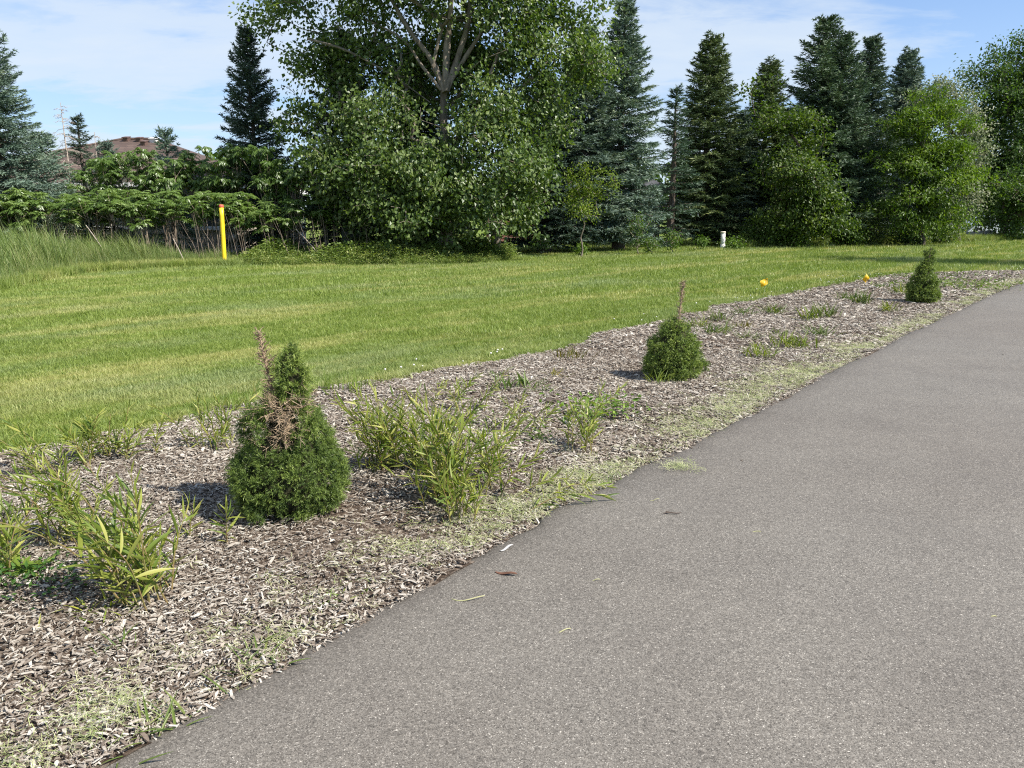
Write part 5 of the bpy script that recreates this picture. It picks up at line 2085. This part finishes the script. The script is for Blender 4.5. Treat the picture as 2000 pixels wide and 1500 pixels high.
def dwarf2():
    r = np.random.default_rng(202)
    x, y = 1.50, 7.02
    t = empty('dwarf_spruce', (x, y, .01))
    tag(t, 'middle dwarf spruce, round and full, with one thin dead brown leader on top', 'dwarf spruce', 'dwarf spruces in the mulch bed')
    prof = [(0, .13), (.04, .19), (.10, .232), (.18, .238), (.26, .215), (.35, .172), (.43, .132), (.50, .095), (.57, .04)]
    fo = Acc()
    P, o, az = surface_points(prof, 470, r, .0, .57, lump=.085, jitter=.06, seed=83)
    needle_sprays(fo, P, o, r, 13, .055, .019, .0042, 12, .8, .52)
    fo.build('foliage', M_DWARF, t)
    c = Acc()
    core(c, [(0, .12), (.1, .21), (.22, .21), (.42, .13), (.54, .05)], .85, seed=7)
    c.build('inner_twigs', M_CORE, t)
    a = Acc()
    bare_leader(a, [(.03, 0, .4), (.035, 0, .60), (.045, 0, .76), (.062, 0, .90)], .011, .005, 120, .06, r)
    n = 60
    b = np.column_stack([.05 + r.normal(0, .008, n), r.normal(0, .008, n), r.uniform(.74, .90, n)])
    add_segs(a, b, b + unit(r.normal(0, .7, (n, 3)) + [0, 0, .6]) * .032, .003, .001, 4)
    a.build('dead_leader', M_TWIG, t)
    tr = Acc()
    add_tube(tr, [(0, 0, -.05), (.01, 0, .2), (.03, 0, .42)], [.024, .018, .012], 8)
    tr.build('trunk', M_TWIG, t)


def dwarf3():
    r = np.random.default_rng(203)
    x, y = 7.08, 13.30
    t = empty('dwarf_spruce', (x, y, .01))
    tag(t, 'farthest dwarf spruce, a slim cone with a leaning green tuft for a top', 'dwarf spruce', 'dwarf spruces in the mulch bed')
    prof = [(0, .17), (.06, .215), (.14, .235), (.24, .220), (.36, .182), (.48, .138), (.58, .095), (.66, .062), (.72, .045)]
    fo = Acc()
    P, o, az = surface_points(prof, 380, r, .0, .72, lump=.06, jitter=.06, seed=84)
    needle_sprays(fo, P, o, r, 12, .065, .026, .008, 9, .75, .48)
    tuft = [(.66, .04), (.74, .055), (.82, .062), (.89, .05), (.93, .02)]
    P, o, az = surface_points(tuft, 70, r, .66, .94, centre=(.06, 0), lump=.03, seed=85)
    needle_sprays(fo, P, o, r, 8, .05, .021, .006, 10, .6, .44)
    fo.build('foliage', M_DWARF, t)
    c = Acc()
    core(c, [(0, .16), (.14, .21), (.36, .16), (.6, .07), (.74, .035)], .85, seed=8)
    c.build('inner_twigs', M_CORE, t)
    tr = Acc()
    add_tube(tr, [(0, 0, -.05), (.02, 0, .4), (.05, 0, .75), (.07, 0, .95)], [.024, .018, .012, .004], 8)
    tr.build('trunk', M_TWIG, t)


dwarf1()
dwarf2()
dwarf3()


# ================================================================== WEEDS IN THE BED
def blade_leaf(seed, mat):
    """one lance-shaped leaf, unit length along +X, folded along its midrib and arching down"""
    r = np.random.default_rng(seed)
    n = 7
    wmax = r.uniform(.085, .12)
    arch = r.uniform(.05, .28)
    tw = r.normal(0, .25)
    V = []
    for i in range(n):
        s = i / (n - 1)
        w = wmax * (math.sin(math.pi * min(1, s * .96 + .03) ** .8) ** .9) * .5
        z = .10 * s - arch * s * s
        c, sn = math.cos(tw * s), math.sin(tw * s)
        for q, up in ((-1, .35), (0, 0), (1, .35)):
            yy, zz_ = q * w, up * w
            V.append((s * (1 - .1 * arch), yy * c - zz_ * sn, z + yy * sn + zz_ * c))
    Q = [(i * 3 + j, (i + 1) * 3 + j, (i + 1) * 3 + j + 1, i * 3 + j + 1) for i in range(n - 1) for j in range(2)]
    return np.array(V), np.array(Q)


LEAFGEO = [blade_leaf(700 + i, None) for i in range(6)]
LEAFMESH = [make_mesh('leaf', V, [Q], M_WILLOW, None, True) for V, Q in LEAFGEO]


def willow_weed(px, py, nst, hgt, lean, label, seed, single=False, lsc=1.0, group='willow-leaved weeds in the mulch', spread=1.0, nleaf=1.0, lie=None):
    r = np.random.default_rng(seed)
    x, y = G(px, py)
    root = empty('willow_weed', (x, y, .012))
    tag(root, label, 'weed', group)
    if single:
        nst = int(nst * 1.55)
    for si in range(nst):
        az = r.uniform(0, 6.283)
        h = hgt * (r.uniform(.55, 1.12) if si < nst * .62 else r.uniform(.28, .85))
        o = np.array([math.cos(az), math.sin(az)]) * r.uniform(.12, .72) * spread * h + np.array(lean) * h * r.uniform(.5, 1.3)
        b = np.array([*(r.normal(0, .055 * spread, 2)), -.015])
        top = np.array([b[0] + o[0], b[1] + o[1], h * (1 - .18 * np.hypot(*o) / max(h, .01))])
        mid = b + (top - b) * .5 + np.array([-o[0] * .16, -o[1] * .16, h * .08])
        if lie is not None:
            top = b + np.array([lie[0] * r.uniform(.7, 1.1), lie[1] + r.normal(0, .03), r.uniform(.03, .09)])
            mid = b + (top - b) * .45 + np.array([0, 0, .06])
        P = smooth_poly([b, mid, top], 10)
        a = Acc()
        add_tube(a, P, np.linspace(.0028, .0010, 10) * (1 + .3 * lsc), 5)
        n = int((16 + 26 * h) * nleaf)
        tg = unit(np.gradient(P, axis=0))
        s = np.clip(np.linspace(.10, 1.0, n) ** .85 + r.normal(0, .012, n), 0, 1)
        pos = np.stack([np.interp(s, np.linspace(0, 1, 10), P[:, k]) for k in range(3)], 1)
        td = unit(np.stack([np.interp(s, np.linspace(0, 1, 10), tg[:, k]) for k in range(3)], 1))
        phi = np.arange(n) * 2.4 + r.uniform(0, 6) + r.normal(0, .4, n)
        sd, up = frame(td)
        rad = sd * np.cos(phi)[:, None] + up * np.sin(phi)[:, None]
        el = np.interp(s, [0, .6, 1], [1.05, .85, .40]) + r.normal(0, .26, n)
        D = unit(td * np.cos(el)[:, None] + rad * np.sin(el)[:, None] + np.array([lean[0] * .25, lean[1] * .25, 0]))
        LL = lsc * .125 * np.interp(s, [0, .25, .6, 1], [.55, .95, 1.0, .62]) * r.uniform(.75, 1.2, n)
        one = single and si < nst * .62
        if one:
            st = a.build('stem', M_STEM, root)
        else:
            fo = Acc()
        for i in range(n):
            dx = D[i]
            zz_ = td[i] - dx * np.dot(td[i], dx)
            zz_ = unit(zz_ + r.normal(0, .45, 3))
            yv = unit(np.cross(zz_, dx))
            zv = np.cross(dx, yv)
            if one:
                M = Matrix(((dx[0], yv[0], zv[0], 0), (dx[1], yv[1], zv[1], 0), (dx[2], yv[2], zv[2], 0), (0, 0, 0, 1)))
                l = bpy.data.objects.new('leaf', LEAFMESH[int(r.integers(6))])
                COL.objects.link(l)
                l.parent = st
                l.matrix_local = Matrix.Translation(pos[i]) @ M @ Matrix.Diagonal((LL[i], LL[i] * r.uniform(.85, 1.25), LL[i], 1))
            else:
                V, Q = LEAFGEO[int(r.integers(6))]
                VV = (V * LL[i]) @ np.array([dx, yv, zv]) + pos[i]
                fo.add(VV, Q=Q, var=r.random())
        if not one:
            st = a.build('stem', M_STEM, root)
            fo.build('foliage', M_WILLOW_V, st)
    return root


willow_weed(305, 1180, 15, .54, (-.42, .12), 'largest willow-leaved weed, in the left foreground, its stems blown over to the left', 301, True, 1.05, nleaf=.62)
willow_weed(150, 1062, 14, .46, (-.20, .15), 'bushy willow-leaved weed behind the largest one, nearer the left edge', 302, True, .9, nleaf=.62)
willow_weed(22, 1120, 6, .36, (-.05, .1), 'small willow-leaved weed at the left edge of the photo beside the dark ground weed', 303, True, .95, nleaf=.75)
willow_weed(868, 985, 22, .58, (-.12, .05), 'dense willow-leaved weed right of the nearest dwarf spruce, tallest there', 304, True, .95, nleaf=.58)
willow_weed(745, 925, 17, .54, (-.12, .05), 'pale yellowish willow-leaved weed close to the right side of the nearest dwarf spruce', 305, True, .95, nleaf=.58)
willow_weed(815, 930, 15, .54, (-.1, .05), 'willow-leaved weed in the gap behind the dense one and the yellowish one', 306, False, .95)
willow_weed(905, 1018, 7, .36, (.10, .06), 'low willow-leaved weed in front of the dense one, nearest the path', 307, True, .85, nleaf=.75)
willow_weed(958, 962, 9, .46, (.16, .10), 'open willow-leaved weed with stems leaning right towards the path', 308, False, .9)
willow_weed(1150, 882, 8, .40, (-.02, .05), 'willow-leaved weed with reddish stems before the round-leaved green patch', 309, False, .85)
willow_weed(95, 930, 6, .36, (-.25, .1), 'willow-leaved weed by the lawn rim, second from the left edge', 310, False, .85)
willow_weed(168, 908, 7, .36, (-.1, .1), 'willow-leaved weed at the lawn rim behind the bushy one', 311, False, .85)
willow_weed(218, 898, 6, .33, (-.05, .1), 'willow-leaved weed at the lawn rim, middle of the group left of the dwarf spruce', 312, False, .8)
willow_weed(264, 898, 6, .36, (.05, .1), 'slender willow-leaved weed at the lawn rim, right end of the group there', 313, False, .8)
willow_weed(428, 878, 7, .36, (.0, .1), 'willow-leaved weed touching the left side of the nearest dwarf spruce', 314, False, .85)
willow_weed(366, 888, 3, .42, (.0, .05), 'thin upright willow-leaved weed on the mulch between rim group and dwarf spruce', 315, False, .7)
willow_weed(1030, 850, 4, .34, (-.04, .05), 'thin willow-leaved weed left of the reddish-stemmed one', 316, False, .75)
willow_weed(926, 812, 4, .36, (-.06, .05), 'single tall willow-leaved weed standing behind the dense one', 317, False, .75)
willow_weed(878, 792, 3, .26, (-.1, .05), 'short willow-leaved weed near the dark mulch clods', 318, False, .8)
willow_weed(1030, 990, 3, .1, (0, 0), 'green willow shoot lying flat on the mulch pointing to the path', 319, False, .9, lie=(.42, .10))
willow_weed(425, 1065, 2, .22, (.05, .0), 'two small yellowish shoots on bare mulch right of the largest willow-leaved weed', 320, False, .8)


def rosette_mesh(seed, n, L, w, el, mat, wide=False):
    r = np.random.default_rng(seed)
    a = Acc()
    for i in range(n):
        az = i * 2.4 + r.normal(0, .3)
        e = el + r.normal(0, .2)
        ll = L * r.uniform(.6, 1.15)
        V, Q = LEAFGEO[int(r.integers(6))]
        V = V * np.array([1, w, 1]) * ll
        ce, se = math.cos(e), math.sin(e)
        dx = np.array([math.cos(az) * ce, math.sin(az) * ce, se])
        yv = np.array([-math.sin(az), math.cos(az), 0])
        zv = np.cross(dx, yv)
        a.add((V * 1.3) @ np.array([dx, yv, zv]) + np.array([r.normal(0, .022 + .0012 * n), r.normal(0, .022 + .0012 * n), 0]), Q=Q, var=np.clip(r.normal(.5, .25), 0, 1))
    return a


def rosette(px, py, n, L, w, el, label, seed, tint=(1, 1, 1), name='weed_tuft', cat='weed', group='small weeds in the mulch', parts=False):
    x, y = G(px, py)
    if parts:
        root = empty(name, (x, y, .02))
        r = np.random.default_rng(seed)
        for i in range(n):
            a = rosette_mesh(seed * 31 + i, 1, L * r.uniform(.7, 1.1), w, el + r.normal(0, .15), M_WEED)
            o = a.build('leaf', M_WEED, root)
            o.rotation_euler = (0, 0, i * 2.4)
            o.color = (*tint, 1)
        return tag(root, label, cat, group)
    o = rosette_mesh(seed, n, L, w, el, M_WEED).build(name, M_WEED)
    o.location = (x, y, .02)
    o.color = (*tint, 1)
    return tag(o, label, cat, group)


G1, G2, RD, YL = (1, 1, 1), (.75, .85, .7), (1.3, .85, .6), (1.5, 1.4, .7)
ROS = [
    (1117, 706, 18, .13, .9, .9, 'reddish weed tuft left of the middle dwarf spruce near the lawn rim', RD),
    (1030, 760, 16, .14, 1.0, .8, 'dark green dock-like weed tuft halfway between the dense weed and middle dwarf spruce', G2),
    (1058, 770, 14, .12, .8, .35, 'flat green weed tuft just right of the dock-like one', G1),
    (988, 765, 14, .16, .7, .9, 'thin greyish weed tuft just left of the dock-like one', G2),
    (1086, 740, 16, .10, .8, .6, 'small olive weed tuft above the dock-like one', RD),
    (962, 738, 10, .10, .8, .4, 'dusky weed tuft near the lawn rim left of the reddish one', G2),
    (1286, 756, 20, .13, .45, .95, 'fresh grass tuft touching the front of the middle dwarf spruce', YL),
    (1364, 642, 18, .15, .7, .8, 'weed tuft right behind the top of the middle dwarf spruce', YL),
    (1402, 630, 22, .18, .7, .9, 'green weed tuft nearest the lawn rim right of the middle dwarf spruce', G1),
    (1400, 655, 30, .18, .7, .7, 'wide weed tuft right of the middle dwarf spruce', G1),
    (1452, 616, 22, .17, .8, .5, 'flat weed tuft below the left yellow flag', G2),
    (1452, 645, 14, .13, .8, .7, 'small reddish-green weed tuft right of the wide one', RD),
    (1464, 667, 18, .15, .7, .5, 'low sparse weed tuft above the pale green one', G1),
    (1484, 700, 24, .16, .75, .8, 'pale green leafy weed tuft nearest the clippings', YL),
    (1545, 682, 30, .19, .75, .85, 'bright green leafy weed tuft, biggest between the two farther dwarf spruces', YL),
    (1511, 614, 24, .19, .9, .6, 'broad-bladed weed tuft below and right of the left yellow flag', G1),
    (1520, 656, 10, .11, .9, .5, 'tiny weed tuft above the bright green leafy one', G1),
    (1578, 627, 16, .20, .9, .8, 'left one of two close broad-bladed weed tufts amid the bed', YL),
    (1608, 624, 20, .22, .9, .95, 'right one of two close broad-bladed weed tufts amid the bed', G1),
    (1600, 658, 22, .17, .8, .6, 'greyish weed tuft below the two close broad-bladed ones', G2),
    (1683, 596, 22, .24, .9, 1.0, 'upright broad-bladed weed tuft below the right yellow flag', G1),
    (1652, 588, 16, .18, .8, .8, 'darker weed tuft left of the upright broad-bladed one', G2),
    (1738, 610, 18, .17, .8, .8, 'weed tuft before the shadow of the farthest dwarf spruce', YL),
    (1752, 574, 22, .20, .8, .8, 'weed tuft at the upper left of the farthest dwarf spruce', G1),
    (1772, 577, 16, .22, .7, .9, 'grassy weed tuft against the left side of the farthest dwarf spruce', YL),
    (1720, 565, 18, .17, .8, .6, 'dark weed tuft right of the right yellow flag', G2),
    (500, 1312, 18, .10, .6, .6, 'grassy weed tuft hanging over the path edge in the foreground', G1),
    (300, 1450, 20, .11, .6, .6, 'lowest grassy weed tuft near the bottom edge of the photo', G1),
    (250, 1268, 9, .07, .7, .7, 'small seedling on open mulch below the largest willow-leaved weed', G2),
    (205, 1205, 30, .06, 1.0, .5, 'yellow-green creeping weed at the foot of the largest willow-leaved weed', YL),
    (12, 1012, 10, .11, 1.1, .9, 'dock leaf cluster at the left edge by the bushy willow-leaved weed', G1),
    (1190, 955, 12, .05, .8, .8, 'blue-green weed sprout on the path edge beside the clippings', G2),
]
for i, (px, py, n, L, w, el, lab, tint) in enumerate(ROS):
    rosette(px, py, int(n * (2.4 if py < 720 else 1.3)), L * (.95 if py < 720 else 1.0), w * (.75 if py < 720 else 1), el, lab, 800 + i, tuple(c * (.82 if py < 720 else 1) for c in tint))

# broader patches
def leafy_patch(px, py, rx, ry, n, L, w, h, label, seed, tint, cat='weed', name='weed_patch'):
    r = np.random.default_rng(seed)
    x, y = G(px, py)
    a = Acc()
    P = np.column_stack([r.normal(0, rx, n), r.normal(0, ry, n), r.random(n) ** .7 * h])
    D = np.column_stack([r.normal(0, 1, (n, 2)), r.normal(.15, .4, n)])
    N = r.normal(0, .4, (n, 3)) + np.array([0, 0, 1])
    add_leaves(a, P, D, N, L * r.uniform(.6, 1.3, n), w * r.uniform(.6, 1.2, n), .45, .12, np.clip(r.normal(.5, .2, n), 0, 1))
    k = max(6, n // 14)
    A0 = np.column_stack([r.normal(0, rx * .8, k), r.normal(0, ry * .8, k), np.full(k, -.02)])
    add_segs(a, A0, A0 + np.column_stack([r.normal(0, .02, (k, 2)), np.full(k, h * .8)]), .002, .0015, 3, .3)
    o = a.build(name, M_WEED)
    o.location = (x, y, .012)
    o.color = (*tint, 1)
    return tag(o, label, cat, 'leafy weed patches')


leafy_patch(1165, 818, .17, .10, 230, .05, .028, .16, 'round-leaved green weed patch behind the reddish-stemmed willow weed', 901, (1.0, 1.25, .7))
leafy_patch(1050, 868, .08, .05, 60, .05, .02, .08, 'dark flat weed patch left of the reddish-stemmed willow weed', 902, (.75, .85, .7))
leafy_patch(920, 835, .16, .07, 110, .05, .014, .10, 'dusky low weed patch behind the dense willow-leaved weed', 903, (.8, .85, .7))
leafy_patch(45, 1148, .16, .10, 420, .028, .016, .07, 'dark blue-green ground weed at the left edge of the photo', 904, (.45, .75, .55))
leafy_patch(62, 1128, .05, .03, 26, .075, .03, .06, 'pale dandelion-like leaves behind the dark ground weed', 905, (1.3, 1.3, .8))
leafy_patch(1868, 562, .75, .55, 620, .12, .03, .13, 'long green weed patch right of the farthest dwarf spruce', 906, (.95, 1.0, .75))
leafy_patch(1800, 543, .9, .25, 330, .11, .03, .10, 'scruffy weed patch on the lawn rim behind the farthest dwarf spruce', 907, (.8, .85, .7))
leafy_patch(660, 1190, .05, .04, 40, .045, .006, .03, 'sparse green blades on mulch by the path, below the nearest dwarf spruce', 908, (1.3, 1.35, .7))


def rim_tuft(px, py, n, h, label, seed):
    x, y = G(px, py)
    me = tuft_mesh('grass_tuft', seed, n, .06, h, .006, M_WEED, (.05, .0), .6, 3)
    a = me.attributes.new('var', 'FLOAT', 'POINT')
    a.data.foreach_set('value', np.random.default_rng(seed).random(len(me.vertices)).astype(np.float32))
    o = obj('grass_tuft', me)
    o.location = (x, y, 0.0)
    o.color = (1.15, 1.2, .8, 1)
    tag(o, label, 'grass tuft', 'uncut grass tufts along the lawn rim')


rim_tuft(640, 772, 70, .28, 'uncut grass tuft right behind the top of the nearest dwarf spruce', 951)
rim_tuft(690, 768, 60, .24, 'uncut grass tuft second right of the nearest dwarf spruce', 952)
rim_tuft(720, 758, 40, .2, 'smallest uncut grass tuft at the lawn rim right of the nearest dwarf spruce', 953)
rim_tuft(470, 800, 50, .22, 'uncut grass tuft behind the left shoulder of the nearest dwarf spruce', 954)
rim_tuft(395, 815, 40, .2, 'uncut grass tuft at the lawn rim farther left of the nearest dwarf spruce', 955)


# ================================================================== BITS ON THE PATH
def litter(name, px, py, L, w, rz, label, cat, mat, bend=.3, z=.0425, h=.004):
    x, y = G(px, py)
    n = 9
    V = []
    for i in range(n):
        s = i / (n - 1) - .5
        ww = w * .5 * max(.12, math.cos(s * 2.6))
        c = np.array([s * L, bend * L * s * s, h * (1 + 1.5 * math.sin(s * 5))])
        for q in (-1, 1):
            V.append(c + np.array([0, q * ww, 0]))
        for q in (1, -1):
            V.append(c + np.array([0, q * ww * .8, -.0025]))
    Q = []
    for i in range(n - 1):
        for j in range(4):
            Q.append((i * 4 + j, (i + 1) * 4 + j, (i + 1) * 4 + (j + 1) % 4, i * 4 + (j + 1) % 4))
    Q += [(3, 2, 1, 0), tuple((n - 1) * 4 + k for k in range(4))]
    o = Acc().add(V, Q=Q).build(name, mat)
    o.location = (x, y, z)
    o.rotation_euler = (0, 0, rz)
    return tag(o, label, cat)


M_STRAW = plain_mat('dry_straw', (.50, .47, .27), .7, .2, 20, (.42, .42, .18))
M_DEADLEAF = plain_mat('dead_leaf', (.10, .045, .028), .8, .2, 25, (.16, .085, .055))
M_FEATHER = plain_mat('bleached_sliver', (.52, .51, .49), .7, .2, 30, (.40, .39, .37))
litter('dead_leaf', 988, 1139, .095, .022, -.35, 'thin reddish-brown dead leaf lying on the asphalt', 'leaf', M_DEADLEAF, .15)
litter('wood_sliver', 990, 1088, .075, .014, .75, 'bleached pale wood sliver on the asphalt near its edge', 'sliver', M_FEATHER, .05)
litter('grass_stalk', 915, 1192, .13, .0045, .10, 'curved dry grass stalk on the asphalt below the dead leaf', 'grass stalk', M_STRAW, .6)
litter('dry_straw', 1160, 1153, .05, .004, -.1, 'short straw blade on the asphalt right of the dead leaf', 'grass blade', M_STRAW, .1)
litter('dry_straw', 1095, 1256, .08, .0035, .35, 'long straw blade lying slanted low on the asphalt', 'grass blade', M_STRAW, .15)
litter('dry_straw', 1468, 1057, .08, .004, -.05, 'straw blade on the right half of the asphalt, level with the twig', 'grass blade', M_STRAW, .1)
litter('dry_straw', 1930, 1227, .05, .005, -.1, 'bright straw blade on the asphalt near the right edge', 'grass blade', M_STRAW, .2)
litter('dry_straw', 1278, 992, .05, .003, .0, 'faint straw blade above the little twig on the asphalt', 'grass blade', M_STRAW, .2)
x, y = G(1312, 1020)
a = Acc()
add_tube(a, [(-.045, 0, .005), (-.01, .004, .008), (.02, -.003, .006), (.045, .004, .007)], [.002, .0035, .003, .0018], 6)
add_tube(a, [(-.01, .004, .008), (-.03, .012, .009)], [.0025, .005], 6)
o = a.build('twig', M_BARK_D)
o.location = (x, y, .043)
tag(o, 'little knobbly brown twig lying in the middle of the asphalt', 'twig')

# crumbs of bark and straw strewn thinly over the asphalt
def path_crumbs():
    n = 420
    p = np.stack([rng.uniform(-1, 13, n), rng.uniform(1.9, 17, n)], 1)
    d = side_of(p, PATH_EDGE)
    p = p[(d > .02) & (d < 3.0) & (rng.random(n) < .35 + .65 * np.exp(-d / .35))]
    m = len(p)
    dd = np.hypot(p[:, 0], p[:, 1])
    s = (.010 + dd * .0012) * np.exp(rng.normal(-.1, .5, m))
    dp = side_of(p, PATH_EDGE)
    z = np.interp(dp, offs, zz) + .002
    scatter('path_crumbs', np.column_stack([p, z]), np.column_stack([rng.normal(0, .1, (m, 2)), rng.uniform(0, 6.28, m)]), np.column_stack([s, s * .7, s * .7]), chip_coll)


path_crumbs()

# dark clods of bark in the bed
for k, (px, py, s, lab) in enumerate(((795, 775, .05, 'dark bark clod in the mulch near the lawn rim, left one of two'), (830, 780, .055, 'dark bark clod in the mulch near the lawn rim, right one of two'), (1078, 790, .05, 'dark bark clod in the mulch left of the round-leaved weed patch'))):
    x, y = G(px, py)
    r = np.random.default_rng(970 + k)
    V, Q = [], []
    for i in range(6):
        th = math.pi * (i + .5) / 6
        for j in range(8):
            ph = 6.283 * j / 8
            q = s * r.uniform(.7, 1.2)
            V.append((math.sin(th) * math.cos(ph) * q * 1.7, math.sin(th) * math.sin(ph) * q, math.cos(th) * q * .45))
    Q = [(i * 8 + j, (i + 1) * 8 + j, (i + 1) * 8 + (j + 1) % 8, i * 8 + (j + 1) % 8) for i in range(5) for j in range(8)]
    Q += [(0, 2, 4, 6)]
    o = Acc().add(V, Q=Q).build('bark_clod', M_BARK_D)
    o.location = (x, y, .03)
    o.rotation_euler = (0, 0, r.uniform(-.5, .5))
    tag(o, lab, 'bark clod', 'dark bark clods in the mulch')
